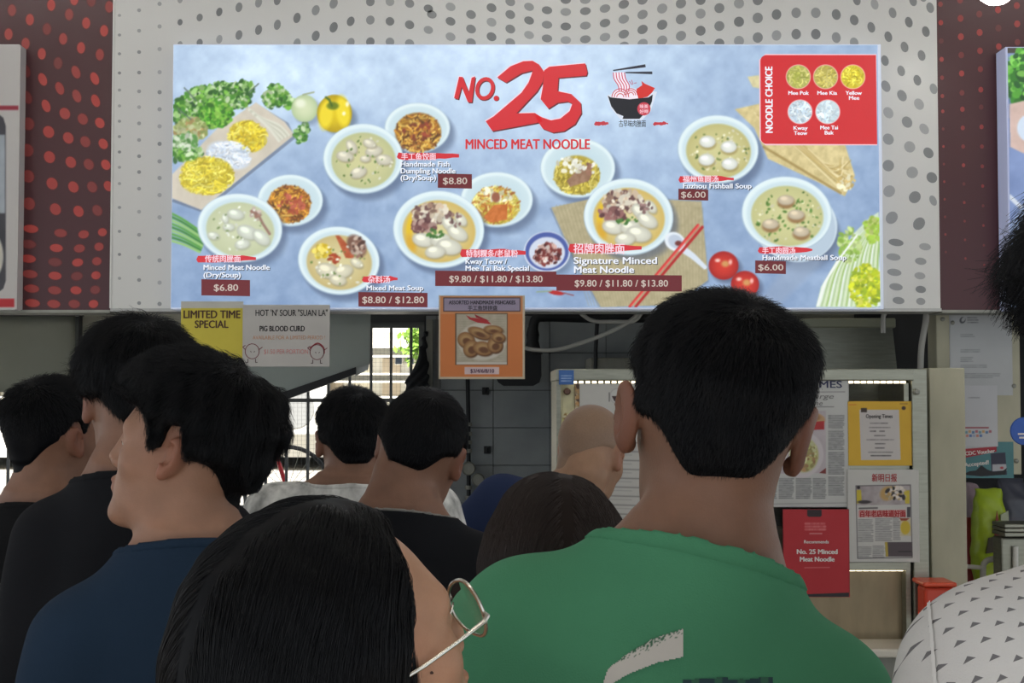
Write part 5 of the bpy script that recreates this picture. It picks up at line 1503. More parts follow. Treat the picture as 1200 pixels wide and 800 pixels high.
# shelf with bags below the post
YK = 4.85
sh_ = empty('side_counter', (X(1180, YK), YK + .1, 0), 0, 'low steel side counter holding the plastic bags at right', 'counter')
inl(box('top', (X(1125, YK), YK - .12, Zp(686, YK) - .03), (X(1260, YK), YK + .4, Zp(686, YK)), M_STEELD), sh_)
inl(box('cabinet', (X(1127, YK), YK - .10, 0), (X(1258, YK), YK + .38, Zp(686, YK) - .03), M_STEELD), sh_)


def bag(name, px, py0, py1, hw, col, label, ms=(0,), Y=YK, seed=1, cat='bag'):
    a = at(px, py1, Y); h = float(at(px, py0, Y)[2] - a[2])
    e = empty(name, tuple(a), 0, label, cat)
    w = hw / FPX * Y
    F = Field(axis((-w * 1.3, w * 1.3, .005)), axis((-.09, .09, .007)), axis((-.005, h * 1.08, .006)))
    F.add(loft([(0, w * .80, .05, 0), (h * .3, w, .06, 0), (h * .7, w * .9, .05, 0), (h * .93, w * .72, .022, 0), (h, w * .66, .008, 0)], 2.6), .02)
    F.F -= folds(*F.grids(), seed, .010) * .3
    g = F.grids(); F.F -= (.0025 * np.sin(g[0] * 90 + 4 * np.sin(g[2] * 17 + seed)) * np.sin(g[2] * 40 + 2)).astype(f32)
    F.cut(lambda X_, Y_, Z_: -Z_ + 0 * X_ + 0 * Y_)
    V, Q = F.surface()
    link('bag_body', mesh_np('bag_body', V, Q), e, mat(name + '_plastic', rgb(*col), rough=.3, noise=.14, nscale=16), True)
    return e, w, h


gb, w, h = bag('green_bag', 1160, 572, 684, 21, (176, 200, 50), 'lime green plastic bag with red stripe standing on the side counter')
MB().prism([(w * .02, h * .06), (w * .30, h * .05), (w * .28, h * .55), (w * .10, h * .78), (-w * .05, h * .60)], -.066, -.060).build('red_label', mat('bag_red', rgb(150, 52, 40), rough=.3), gb)
MB().prism([(w * .30, h * .30), (w * .8, h * .30), (w * .74, h * .78), (w * .32, h * .74)], -.062, -.056).build('pale_label', mat('bag_pale', rgb(176, 182, 150), rough=.3), gb)
MB().prism([(-w * .55, h * .34), (w * .05, h * .36), (w * .05, h * .52), (-w * .40, h * .50)], -.068, -.062).build('dark_label', mat('bag_dark', rgb(70, 62, 44), rough=.3), gb)
bag('red_bag', 1137, 606, 686, 11, (150, 46, 44), 'red plastic bag between the pillar and the lime green bag', Y=YK + .12, seed=5)
bag('pale_bag', 1139, 566, 612, 12, (170, 150, 160), 'pale pinkish plastic bundle above the red bag', Y=YK + .24, seed=8)
bag('grey_bag', 1186, 560, 640, 20, (84, 86, 98), 'dark grey plastic bag hanging behind the steel box at right', Y=YK + .22, seed=9)
rk = empty('wire_rack', tuple(at(1160, 688, 4.6)), 0, 'white bent wire rack in front of the lime green bag', 'rack')
A = lambda x, y, Y=4.6: atv(x, y, Y)
inl(MB().tube(bez([A(1152, 700), A(1152, 668), A(1154, 659), A(1162, 655), A(1178, 654)], 6), .011, 10).build('rail', mat('white_wire', rgb(196, 192, 180), rough=.4), None, True), rk)
inl(MB().tube([A(1128, 663), A(1152, 665)], .008, 8).tube([A(1166, 676), A(1166, 668), A(1176, 667)], .006, 8).tube([A(1150, 678), A(1178, 677)], .006, 8).build('wire', bpy.data.materials['white_wire'], None, True), rk)
sb = empty('steel_box', tuple(at(1190, 700, 4.5)), 0, 'stainless steel box with stacked lids at the right edge', 'box')
m_ = MB()
inl(m_.box(*pxbox(1174, 630, 1240, 690, 4.45, 4.53), .006).build('body', M_STEEL, None), sb)
for y0, y1 in ((614, 618.5), (619, 623.5), (624, 629)):
    inl(MB().box(*pxbox(1177.5, y0, 1242, y1, 4.43, 4.55), .003).build('lid', M_STEEL, None), sb)
inl(MB().tube([A(1190, 640, 4.44), A(1190, 690, 4.44)], .010, 8).build('handle', mat('pale_handle', rgb(206, 204, 196), rough=.4), None, True), sb)
side_sh = empty('side_shelf', (X(1105), 4.2, 0), 0, 'narrow steel shelf beside the display case under the orange basket', 'shelf')
inl(box('board', (X(1087.5), 4.10, Zp(730, 4.14) - .02), (X(1124, 4.1), 4.30, Zp(730, 4.14)), M_STEELD), side_sh)
inl(box('support', (X(1092), 4.14, 0), (X(1120, 4.14), 4.28, Zp(730, 4.14) - .02), M_STEELD), side_sh)
ob = empty('orange_basket', tuple(at(1100, 730, 4.18)), 0, 'orange red plastic basket rim behind the white triangle shirt', 'basket')
inl(MB().box(*pxbox(1084, 688, 1120, 730, 4.14, 4.22), .01).build('basket', mat('orange_plastic', rgb(206, 66, 40), rough=.35), None), ob)
inl(MB().box(*pxbox(1082, 682.5, 1122, 688, 4.12, 4.24), .006).build('rim', mat('orange_rim', rgb(214, 76, 44), rough=.3), None), ob)

# ------------------------------------------------------------------ people
HC = np.array((0.0, 0.015, 1.577))       # head centre and neck pivot of the standard 1.70 m figure
NP = np.array((0.0, -0.015, 1.485))


def head_prims(face=True, ear=1.0, jaw=1.0, nose=1.0):
    """(primitive, blend, op) in head space: x right, y forward, z up, centre between the ears"""
    L = [(ell((0, -.012, .034), (.0765, .097, .0885)), .01, 'add'),
         (ell((0, .026, -.018), (.0635 * jaw, .067, .088)), .035, 'add'),
         (ell((0, .026, -.072), (.051 * jaw, .061, .044)), .03, 'add'),
         (ell((0, .077, -.104), (.022, .018, .016)), .028, 'add')]
    if face:
        L += [(rc((0, .086, .022), (0, .090 + .018 * nose, -.026), .0075, .0105), .014, 'add'),
              (ell((.011, .085 + .012 * nose, -.032), (.0085, .0105, .0075)), .006, 'add'), (ell((-.011, .085 + .012 * nose, -.032), (.0085, .0105, .0075)), .006, 'add'),
              (ell((0, .0905, -.057), (.023, .0105, .0065)), .006, 'add'), (ell((0, .0885, -.0685), (.021, .0105, .0075)), .006, 'add'),
              (rc((-.042, .072, .026), (.042, .072, .026), .010, .010), .02, 'add')]
        for sx in (-1, 1):
            L += [(ell((sx * .043, .055, -.022), (.020, .020, .020)), .02, 'add'),
                  (ell((sx * .031, .094, .004), (.017, .013, .010)), .012, 'sub'),
                  (ell((sx * .031, .0745, .0055), (.0155, .0135, .0095)), .003, 'add')]
    for sx in (-1, 1):
        M = Rot(yaw=-sx * 28, pitch=8) @ Rot(roll=sx * 10)
        L += [(ell((sx * .0805 * (0.5 + 0.5 * ear) if ear > 1 else sx * .0805, -.010, .004), (.0072, .0185 * ear, .0315 * ear), M), .008, 'add'),
              (ell((sx * .080, -.001, -.022), (.006, .009, .010), M), .006, 'add'),
              (ell((sx * .0885 * (0.5 + 0.5 * ear), -.004, .006), (.0055, .0095 * ear, .0185 * ear), M), .005, 'sub')]
    return L


TORSO = [(.80, .165, .105, -.01), (.92, .172, .115, -.01), (1.05, .150, .098, .0), (1.18, .162, .105, .005), (1.29, .174, .112, .0),
         (1.35, .162, .104, -.008), (1.395, .125, .088, -.014), (1.43, .088, .072, -.018), (1.47, .062, .058, -.02)]


def body_prims(o):
    """torso, neck, arms, hands, legs in body space (feet at z=0, facing +y)"""
    fat = o.get('fat', 1.0); sd = o.get('drop', 0.0); sl = o.get('slope', 0.012); nr = o.get('neck', 1.0); sw = o.get('shoulders', .88)
    T = [(z - (sd if z > 1.2 else 0), rx * (fat if z < 1.25 else sw), ry * (0.5 + 0.5 * fat), cy) for z, rx, ry, cy in TORSO]
    L = [(loft(T), .03)]
    L.append((rc((0, -.026, 1.53), (0, -.035, 1.42 - sd), 0.052 * nr, .060 * nr), .022))
    for sx in (-1, 1):
        S = np.array((sx * .178 * sw, -.015, 1.372 - sd - sl)); E = np.array((sx * .228 * sw, -.03, 1.10 - sd * .6)); W = np.array((sx * .235 * sw, .03, .86))
        L.append((rc((sx * .035, -.035, 1.468 - sd * .7), (sx * .15 * sw, -.02, 1.378 - sd - sl), .029, .050), .05))
        L.append((rc(S, E, .056, .043), .04)); L.append((rc(E, W, .042, .028), .02))
        h = W + (0, .01, -.05)
        L.append((ell(h, (.016, .038, .048)), .02))
        for q, (dy, ln) in enumerate(((-.028, .052), (-.009, .066), (.010, .071), (.028, .064))):
            a = h + (0, dy, -.030)
            b = a + (-sx * .006, dy * .15, -ln * .55); c = b + (-sx * .016, 0, -ln * .5)
            L.append((rc(a, b, .0088, .0082), .006)); L.append((rc(b, c, .0082, .0070), .004))
        a = h + (-sx * .004, .034, .012)
        L.append((rc(a, a + (-sx * .012, .024, -.030), .0105, .0095), .008)); L.append((rc(a + (-sx * .012, .024, -.030), a + (-sx * .018, .026, -.058), .0095, .008), .004))
        Hp = np.array((sx * .088, -.005, .88)); Kn = np.array((sx * .10, .012, .48)); An = np.array((sx * .105, -.02, .075))
        L.append((rc(Hp, Kn, .086, .056), .03)); L.append((rc(Kn, An, .053, .038), .02))
        L.append((rc((sx * .105, -.03, .045), (sx * .115, .13, .025), .034, .026), .02))
    return L


M_IRIS = mat('iris_brown', rgb(46, 30, 24), rough=.15)
M_EYE = mat('eye_white', rgb(225, 222, 215), rough=0.2)
M_SHOE = mat('shoe_rubber', rgb(40, 40, 44), rough=0.7)
M_HAIR = mat('hair_black', (0.0035, 0.0037, 0.005, 1), rough=0.55, spec=0.10)
M_STRAND = mat('hair_black_strands', (0.004, 0.0044, 0.006, 1), rough=0.40, spec=0.24)
M_HAIRB = mat('hair_brown', (0.020, 0.0135, 0.0115, 1), rough=0.6, spec=0.10)
M_STRANDB = mat('hair_brown_strands', (0.036, 0.024, 0.021, 1), rough=0.45, spec=0.35)
M_JEANS = mat('denim', rgb(42, 48, 62), rough=0.85, noise=0.15, nscale=200)
M_DARKTROUSER = mat('dark_cloth', rgb(36, 36, 40), rough=0.9, noise=0.1, nscale=120)


SKIN = {}


def skin(name, c):
    if name not in SKIN:
        m = SKIN[name] = mat('skin_' + name, c, rough=0.5, spec=0.4, noise=0.10, nscale=28, bump=0.12, bscale=420, sss=0.12)
        nt = m.node_tree; b = nt.nodes['Principled BSDF']
        src = b.inputs['Base Color'].links[0].from_socket
        at_ = nt.nodes.new('ShaderNodeAttribute'); at_.attribute_name = 'flush'
        mx = nt.nodes.new('ShaderNodeMix'); mx.data_type = 'RGBA'
        mx.inputs['B'].default_value = (c[0] * .95, c[1] * .52, c[2] * .50, 1)
        nt.links.new(at_.outputs['Fac'], mx.inputs['Factor']); nt.links.new(src, mx.inputs['A'])
        nt.links.new(mx.outputs['Result'], b.inputs['Base Color'])
    return SKIN[name]


class Person:
    def __init__(s, label, px, Y, yaw=0, head=(0, 0, 0), lean=0, group=None, res=.0035, **o):
        s.o = o; s.res = res
        s.name = 'person'
        s.yaw = yaw; s.lean = lean
        s.Rh = Rot(head[0] - yaw, head[1], head[2])
        s.hc = NP + s.Rh @ (HC - NP) + np.array(o.get('head_off', (0, 0, 0)))
        t = at(px[0], px[1], Y)
        h = s.deform(s.hc[None])[0]
        s.s = o.get('scale') or t[2] / h[2]
        s.dz = t[2] - s.s * h[2] if o.get('scale') else 0.0
        c, sn = math.cos(R(yaw)), math.sin(R(yaw))
        hx, hy = h[0] * s.s, h[1] * s.s
        s.loc = Vector((t[0] - (c * hx - sn * hy), t[1] - (sn * hx + c * hy), 0))
        s.build_body(label, group)

    # canonical body space -> object space
    def deform(s, P):
        P = np.array(P, float)
        if s.lean:
            a = R(s.lean)
            z = P[:, 2]; w = np.clip(z - .95, 0, None); q = sstep(z, .95, 1.30)
            x = P[:, 0].copy()
            P[:, 0] = x * (1 - (1 - math.cos(a)) * q) + math.sin(a) * w
            P[:, 2] = z - x * math.sin(a) * q - (1 - math.cos(a)) * w
        return P

    def out(s, P):
        return s.deform(P) * s.s

    def head_out(s, P):
        return s.out(P @ s.Rh.T + s.hc)

    def world(s, P):
        """object space -> world"""
        c, sn = math.cos(R(s.yaw)), math.sin(R(s.yaw))
        P = np.asarray(P)
        return np.stack([c * P[:, 0] - sn * P[:, 1] + s.loc.x, sn * P[:, 0] + c * P[:, 1] + s.loc.y, P[:, 2]], -1)

    def from_world(s, P):
        c, sn = math.cos(R(s.yaw)), math.sin(R(s.yaw))
        P = np.asarray(P) - np.array(s.loc)
        return np.stack([c * P[:, 0] + sn * P[:, 1], -sn * P[:, 0] + c * P[:, 1], P[:, 2]], -1)

    def put(s, name, F, m, parent=None, xf=None, label=None, kind=None):
        V, Q = F.surface()
        if name in ('shirt', 'collar'):
            e = np.concatenate([Q[:, [0, 1]], Q[:, [1, 2]], Q[:, [2, 3]], Q[:, [3, 0]]])
            for _ in range(3):
                A = np.zeros_like(V); n = np.zeros(len(V))
                for k in range(3): A[:, k] = np.bincount(e[:, 0], V[e[:, 1], k], len(V)) + np.bincount(e[:, 1], V[e[:, 0], k], len(V))
                n = np.bincount(e[:, 0], minlength=len(V)) + np.bincount(e[:, 1], minlength=len(V))
                V = V * .5 + A / np.maximum(n, 1)[:, None] * .5
        o = link(name, mesh_np(name, (xf or s.out)(V), Q), parent, m, smooth=True)
        return setp(o, label, None, None, kind)

    def build_body(s, label, group):
        o = s.o; r = s.res
        hx, hy = s.hc[0], s.hc[1]
        xs = axis((-.33, -.13 + hx, .009), (-.13 + hx, .13 + hx, r), (.13 + hx, .33, .009))
        ys = axis((-.20, -.15 + hy, .01), (-.15 + hy, .16 + hy, r), (.16 + hy, max(.22, .19 + hy), .01))
        zs = axis((-.01, .70, .012), (.70, .90, .008), (.90, 1.40, .010), (1.40, 1.75, r))
        F = Field(xs, ys, zs)
        for p, k in body_prims(o): F.add(p, k)
        hp = head_prims(o.get('face', True), o.get('ear', 1.0), o.get('jaw', 1.0), o.get('nose', 1.0))
        # throat under the jaw, tied to the head
        for i, (p, k, op) in enumerate(hp):
            F.add(p.moved(s.Rh, s.hc), k if i else .03, op=op)
        F.cut(lambda X, Y, Z: -Z + 0 * X + 0 * Y)
        V, Q = F.surface()
        H = (V - s.hc) @ s.Rh
        fl = np.zeros(len(V), f32)
        if o.get('face', True):
            fl = (np.exp(-((H[:, 0] / .021) ** 4 + ((H[:, 2] + .0625) / .0095) ** 4)) * (H[:, 1] > .07)).astype(f32)
            fl = np.maximum(fl, .45 * np.exp(-((np.abs(H[:, 0]) - .086) / .012) ** 2) * (np.abs(H[:, 2]) < .04) * (H[:, 2] > -.04)).astype(f32)
        s.root = link(s.name, mesh_np(s.name, s.out(V), Q), None, skin(o.get('skin', 'tan'), o.get('skin_rgb', rgb(134, 97, 77))), smooth=True)
        s.root.data.attributes.new('flush', 'FLOAT', 'POINT').data.foreach_set('value', fl)
        s.root.location = s.loc
        s.root.rotation_euler = (0, 0, R(s.yaw))
        setp(s.root, label, 'person', group)
        if o.get('face', True):
            for sx in (-1, 1):
                mb = MB(); bmesh.ops.create_uvsphere(mb.bm, u_segments=16, v_segments=10, radius=.0118 * s.s)
                e = mb.build('eyeball', M_EYE, s.root, smooth=True)
                ep = np.array([[sx * .031, .0752, .0035]])
                e.location = s.head_out(ep)[0]
                ax_ = s.head_out(ep + (0, .0107, 0))[0] - s.head_out(ep)[0]
                q_ = Vector(ax_).to_track_quat('Z', 'Y')
                ir = MB().lathe([(.0055, -.0010), (.0050, .0006), (.0028, .0014), (.0006, .0016)], (0, 0, 0), 16).build('iris', M_IRIS, e, True)
                ir.location = Vector(ax_); ir.rotation_mode = 'QUATERNION'; ir.rotation_quaternion = q_
                br = MB()
                br.tube([Vector(v_) for v_ in s.head_out(np.array([(sx * (.016 + .032 * t_), .0865 - .020 * t_ ** 2, .0255 + .006 * math.sin(t_ * 2.6)) for t_ in np.linspace(0, 1, 7)]))],
                        [.0016, .0028, .0032, .0032, .0028, .0020, .0010], 8)
                br.build('eyebrow', M_HAIR, s.root, True)

    # ---------------------------------------------------------------- clothes
    def shirt(s, m, seed=1, amp=.0035, collar_m=None, res=.0055, zc=1.458, slope=-.34, loose=.014, sleeve=.66, open_=0.004, collar_w=.018, hem=.80, rneck=.092):
        o = s.o; fat = o.get('fat', 1.0); sd = o.get('drop', 0.0); sl = o.get('slope', 0.012); sw = o.get('shoulders', .88); nr = o.get('neck', 1.0)
        F = Field(axis((-.34, .34, res)), axis((-.22, .20, res)), axis((hem - .02, 1.32 - sd, res * 1.4), (1.32 - sd, 1.56, res)))
        G = F.grids()
        T = [(z - (sd if z > 1.2 else 0), max(rx, .168 if z < 1.3 else 0) * (fat if z < 1.25 else sw), max(ry, .108 if z < 1.3 else 0) * (0.5 + 0.5 * fat), cy) for z, rx, ry, cy in TORSO]
        F.add(loft(T), .03, inflate=loose, pad=.06)
        for sx in (-1, 1):
            S = np.array((sx * .178 * sw, -.015, 1.372 - sd - sl)); E = np.array((sx * .228 * sw, -.03, 1.10 - sd * .6))
            F.add(rc((sx * .035, -.035, 1.468 - sd * .7), (sx * .15 * sw, -.02, 1.378 - sd - sl), .029, .050), .05, inflate=.008)
            d = E - S
            t = sleeve
            p = rc(S, S + d * (t + .25), .056 + loose, .062 + loose)
            q = p.fn
            e = S + d * t; n = d / np.linalg.norm(d)
            F.add(Prim(lambda X, Y, Z, q=q, e=e, n=n: np.maximum(q(X, Y, Z), (X - e[0]) * n[0] + (Y - e[1]) * n[1] + (Z - e[2]) * n[2]), p.lo, p.hi), .035)
        F.add(rc((0, -.024, 1.53), (0, -.035, 1.42 - sd), .054 * nr + open_, .066 * nr + open_), .035, inflate=.007)
        F.F -= folds(*G, seed, amp) * sstep(1.46 - G[2], 0, .10)
        rad = lambda X, Y: np.sqrt(X * X + (Y + .02) ** 2)
        plane = lambda X, Y, Z: Z - (zc - sd + slope * (Y + .08)) - .8 * np.maximum(rad(X, Y) - rneck, 0)
        C = None
        if collar_m is not None:
            C = Field(*F.ax); C.F = F.F - f32(.0022)
            C.F = smax(C.F, plane(*G).astype(f32), .004); C.cut(lambda X, Y, Z: -plane(X, Y, Z) - collar_w)
            C.cut(lambda X, Y, Z: np.maximum(rad(X, Y) - rneck - .03 + 0 * Z, zc - sd - .10 - Z))
        F.F = smax(F.F, plane(*G).astype(f32), .005)
        F.cut(lambda X, Y, Z: hem - Z + 0 * X + 0 * Y)
        s.shirt_obj = s.put('shirt', F, m, s.root)
        if C is not None:
            s.put('collar', C, collar_m, s.root)
        return s

    def trousers(s, m, top=.865):
        F = Field(axis((-.24, .24, .010)), axis((-.17, .17, .010)), axis((.05, 1.0, .013)))
        F.add(loft([(.78, .168, .11, -.01), (.92, .176, .120, -.01), (1.0, .165, .11, 0)]), .03, inflate=.002)
        for sx in (-1, 1):
            F.add(rc((sx * .086, -.005, .86), (sx * .10, .012, .48), .089, .074), .03); F.add(rc((sx * .10, .012, .48), (sx * .105, -.02, .06), .072, .062), .02)
        F.cut(lambda X, Y, Z: np.maximum(Z - top, .07 - Z) + 0 * X + 0 * Y)
        s.put('trousers', F, m, s.root)
        for sx in (-1, 1):
            F = Field(axis((sx * .11 - .07, sx * .11 + .07, .007)), axis((-.10, .20, .008)), axis((-.005, .11, .007)))
            F.add(rc((sx * .105, -.035, .045), (sx * .115, .135, .03), .046, .038), .02); F.add(ell((sx * .106, -.03, .07), (.042, .045, .035)), .02)
            F.cut(lambda X, Y, Z: np.maximum(-Z, Z - .095) + 0 * X + 0 * Y)
            s.put('shoe', F, M_SHOE, s.root)
        return s

    # ---------------------------------------------------------------- hair
    def hair(s, m, strand_m, thick=(.012, .020), line=None, nape=-.045, nape_out=-.01, ear_up=.026, n=9000, length=(.012, .022), lift=.35,
             seg=4, radius=.00028, whorl=(.01, -.055, .115), lump=.003, res=None, extra=None, sink=.007, seed=3, feather=.018, flow='short',
             edge_len=.5, fade=.014, density=None, bumps=None, shell_cut=None, box=None):
        res = res or s.res
        bx = box or ((-.13, .13), (-.16, .16), (-.15, .17))
        F = Field(*[axis((a, b, res)) for a, b in bx])
        for i, (p, k, op) in enumerate(head_prims(False, 1.0, s.o.get('jaw', 1.0))[:4]):
            F.add(p, k, pad=.09)
        nr = s.o.get('neck', 1.0)
        F.add(rc((0, -.041, -.047), (0, -.05, -.16), .052 * nr + .0015, .064 * nr + .0015), .035, pad=.09)
        X, Y, Z = F.grids()
        ax = np.abs(X)
        L = line or [(-.14, nape), (-.030, nape), (-.014, ear_up), (.004, ear_up), (.012, -.004), (.022, -.006), (.034, .028), (.050, .050), (.064, .070), (.095, .088)]
        L = np.array(L)
        zl = np.interp(Y, L[:, 0], L[:, 1])
        zl = zl + (nape_out - nape) * sstep(ax, .025, .070) * sstep(-Y, .012, .028)
        h = Z - zl
        t = (thick[0] + (thick[1] - thick[0]) * sstep(Z, .02, .10))
        g = np.random.default_rng(seed)
        nz = 0
        for i in range(7):
            k = g.normal(size=3) * 60
            nz = nz + np.sin(k[0] * X + k[1] * Y + k[2] * Z + g.random() * 6.28)
        t = t + nz * lump / 3
        if bumps:
            for c, rad, amp in bumps:
                t = t + amp * np.exp(-((X - c[0]) ** 2 + (Y - c[1]) ** 2 + (Z - c[2]) ** 2) / rad ** 2)
        w = sstep(h - fade * (flow == 'short'), -.002, feather)
        tt = t * w - sink * (1 - w)
        F.F = (F.F - tt).astype(f32)
        if extra:
            for p, k in extra: F.add(p, k, pad=.09)
        if shell_cut: F.cut(shell_cut)
        V, Q = F.surface()
        s.hF = F
        hair = link('hair', mesh_np('hair', s.head_out(V), Q), s.root, m, smooth=True)
        s.hair_obj = hair
        if n:
            s.strands(F, V, Q, hair, strand_m, n, length, lift, seg, radius, whorl, flow, g, zl_fn=lambda P: P[:, 2] - (np.interp(P[:, 1], L[:, 0], L[:, 1]) + (nape_out - nape) * sstep(np.abs(P[:, 0]), .025, .070) * sstep(-P[:, 1], .012, .028)), edge_len=edge_len, density=density)
        return s

    def strands(s, F, V, Q, hair, m, n, length, lift, seg, radius, whorl, flow, g, zl_fn, edge_len=.5, density=None):
        a = V[Q[:, 0]]; b = V[Q[:, 1]]; c = V[Q[:, 2]]; d = V[Q[:, 3]]
        ar = np.linalg.norm(np.cross(c - a, d - b), axis=1)
        cen = (a + b + c + d) / 4
        ok = zl_fn(cen) > (-.001 if flow == 'short' else .003)
        if density is not None: ar = ar * density(cen)
        ar = ar * ok
        q = g.choice(len(Q), n, p=ar / ar.sum())
        u = g.random((n, 1)); v = g.random((n, 1))
        P = (a[q] * (1 - u) + b[q] * u) * (1 - v) + (d[q] * (1 - u) + c[q] * u) * v
        N = F.grad(P)
        P = P - N * .002
        down = s.Rh.T @ np.array((0, 0, -1.0))
        wh = np.array(whorl)
        hgt = zl_fn(P)
        ln = (length[0] + (length[1] - length[0]) * sstep(P[:, 2], .0, .10)) * (0.7 + 0.6 * g.random(n))
        ln = ln * (edge_len + (1 - edge_len) * sstep(hgt, 0, .04))
        jit = g.normal(size=(n, 3)) * (.22 if flow == 'short' else .07)
        pts = [P]
        lf = lift * (0.6 + 0.8 * g.random((n, 1)))
        off0 = F.sample(P)
        lay = g.random(n) * .004 - .001
        for k in range(seg):
            p = pts[-1]
            N = F.grad(p)
            r = p - wh
            r = r / np.maximum(np.linalg.norm(r, axis=1, keepdims=True), 1e-6)
            if flow == 'short':
                fl = r + 0.55 * down + jit
                fwd = sstep(p[:, 2], .07, .11)[:, None] * sstep(p[:, 1], -.07, 0)[:, None]
                fl = fl + fwd * np.array((.25, .5, 0))
            elif flow == 'back':
                fl = np.array((0, -1.0, 0)) + 0.9 * down + jit
            else:                      # long: off the parting, then down
                side = np.stack([np.sign(p[:, 0] - .012) * np.exp(-np.abs(p[:, 0]) / .05), -0.55 + 0 * p[:, 0], 0 * p[:, 0]], -1)
                fl = side * sstep(p[:, 2], .0, .10)[:, None] + 1.0 * down + jit
            fl = fl - N * (fl * N).sum(1, keepdims=True)
            fl = fl / np.maximum(np.linalg.norm(fl, axis=1, keepdims=True), 1e-6)
            st = fl + N * lf * (1 - 0.5 * k / seg)
            if flow != 'short':
                st = fl - N * np.clip((F.sample(p) - lay)[:, None] / (ln[:, None] / seg) * .5, -.6, .6)
            st = st / np.linalg.norm(st, axis=1, keepdims=True)
            pts.append(p + st * (ln[:, None] / seg))
        A = np.stack(pts, 1)                                    # n, seg+1, 3
        W = s.head_out(A.reshape(-1, 3)).astype(f32)
        cu = bpy.data.hair_curves.new('hair_strands')
        cu.add_curves([seg + 1] * n)
        cu.attributes['position'].data.foreach_set('vector', W.ravel())
        ra = cu.attributes.get('radius') or cu.attributes.new('radius', 'FLOAT', 'POINT')
        rr = np.tile(radius * np.linspace(1, .35, seg + 1), n).astype(f32)
        ra.data.foreach_set('value', rr)
        cu.materials.append(m)
        o = bpy.data.objects.new('hair_strands', cu)
        COL.objects.link(o)
        o.parent = hair
        o['kind'] = 'stuff'
        return o




def cloth(name, c, n=0.06, spec=0.15):
    return mat(name, c, rough=0.85, spec=spec, noise=n, nscale=9, bump=0.25, bscale=700)



def drape(P, name, poly, step, ink, m, off=.0012, target=None):
    """a flat print lying on the cloth: the outline is laid on the shirt's own surface"""
    sh = target or P.shirt_obj
    me = sh.data
    V = np.empty(len(me.vertices) * 3, f32); me.vertices.foreach_get('co', V)
    V = P.world(V.reshape(-1, 3))
    Q = np.empty(len(me.polygons) * 4, np.int32); me.polygons.foreach_get('vertices', Q)
    t = BVHTree.FromPolygons(V.tolist(), Q.reshape(-1, 4).tolist())
    A = np.array(poly, float)
    xs = np.arange(A[:, 0].min(), A[:, 0].max() + step, step); ys = np.arange(A[:, 1].min(), A[:, 1].max() + step, step)
    idx = {}; pts = []; cols = []; F = []

    def inside(x, y):
        r = False
        for i in range(len(A)):
            xa, ya = A[i]; xb, yb = A[i - 1]
            if ((ya > y) != (yb > y)) and x < (xb - xa) * (y - ya) / (yb - ya) + xa: r = not r
        return r

    def vert(i, j):
        if (i, j) not in idx:
            o = Vector(CAM); d = (atv(xs[i], ys[j], 1.0) - o).normalized()
            h = t.ray_cast(o, d)
            idx[(i, j)] = -1
            if h[0] is not None:
                n = h[1] if h[1].dot(d) < 0 else -h[1]
                idx[(i, j)] = len(pts); pts.append(h[0] + n * off); cols.append(ink(xs[i], ys[j]))
        return idx[(i, j)]
    for i in range(len(xs) - 1):
        for j in range(len(ys) - 1):
            if inside(xs[i] + step / 2, ys[j] + step / 2):
                f = [vert(i, j + 1), vert(i + 1, j + 1), vert(i + 1, j), vert(i, j)]
                if min(f) >= 0 and max((pts[a] - pts[b]).length for a in f for b in f) < .05: F.append(f)
    if not F: return None
    me = mesh_np(name, P.from_world(np.array([tuple(p) for p in pts])), np.array(F))
    a = me.attributes.new('ink', 'FLOAT_COLOR', 'POINT')
    a.data.foreach_set('color', np.array([rgb(*c) for c in cols], f32).ravel())
    return link(name, me, P.root, m, smooth=True)


M_INK = print_mat('shirt_ink', rough=.8)

# the man in green, nearest, seen from behind
M_GREEN = cloth('green_cotton', rgb(78, 142, 106))
P1 = Person('man in green t-shirt with white swoosh on the back, short black hair', (835, 506), 1.27, yaw=0, head=(0, 6, -6),
            lean=14, res=.0028, ear=1.18, neck=1.05, shoulders=.82, slope=.022)
P1.shirt(M_GREEN, seed=4, amp=.0065, collar_m=M_GREEN, res=.0036, zc=1.468, open_=.004, rneck=.080, collar_w=.020).trousers(M_JEANS)
P1.hair(M_HAIR, M_STRAND, thick=(.003, .015), nape=-.048, nape_out=-.012, n=28000, length=(.010, .021), lift=.38, radius=.00028,
        bumps=[((.060, -.03, .105), .035, .007), ((-.060, -.03, .100), .035, .006), ((0, -.08, .09), .05, .006)])
g1 = np.random.default_rng(5)
drape(P1, 'shirt_print', [(706, 803), (712, 784), (735, 766), (765, 748), (801, 736), (801, 769), (770, 776), (735, 790), (714, 803)], 1.5,
      lambda x, y: (205, 200, 192) if g1.random() > max(0, .55 - (y - (776 - (x - 706) * .42)) * .06) else (70, 110, 85), M_INK)
drape(P1, 'shirt_lettering', [(800, 796), (852, 793), (852, 796), (870, 795), (870, 797), (884, 794), (905, 793), (905, 812), (800, 812)], 1.5,
      lambda x, y: (34, 62, 70) if (int(x / 9) % 3) else (52, 100, 78), M_INK)

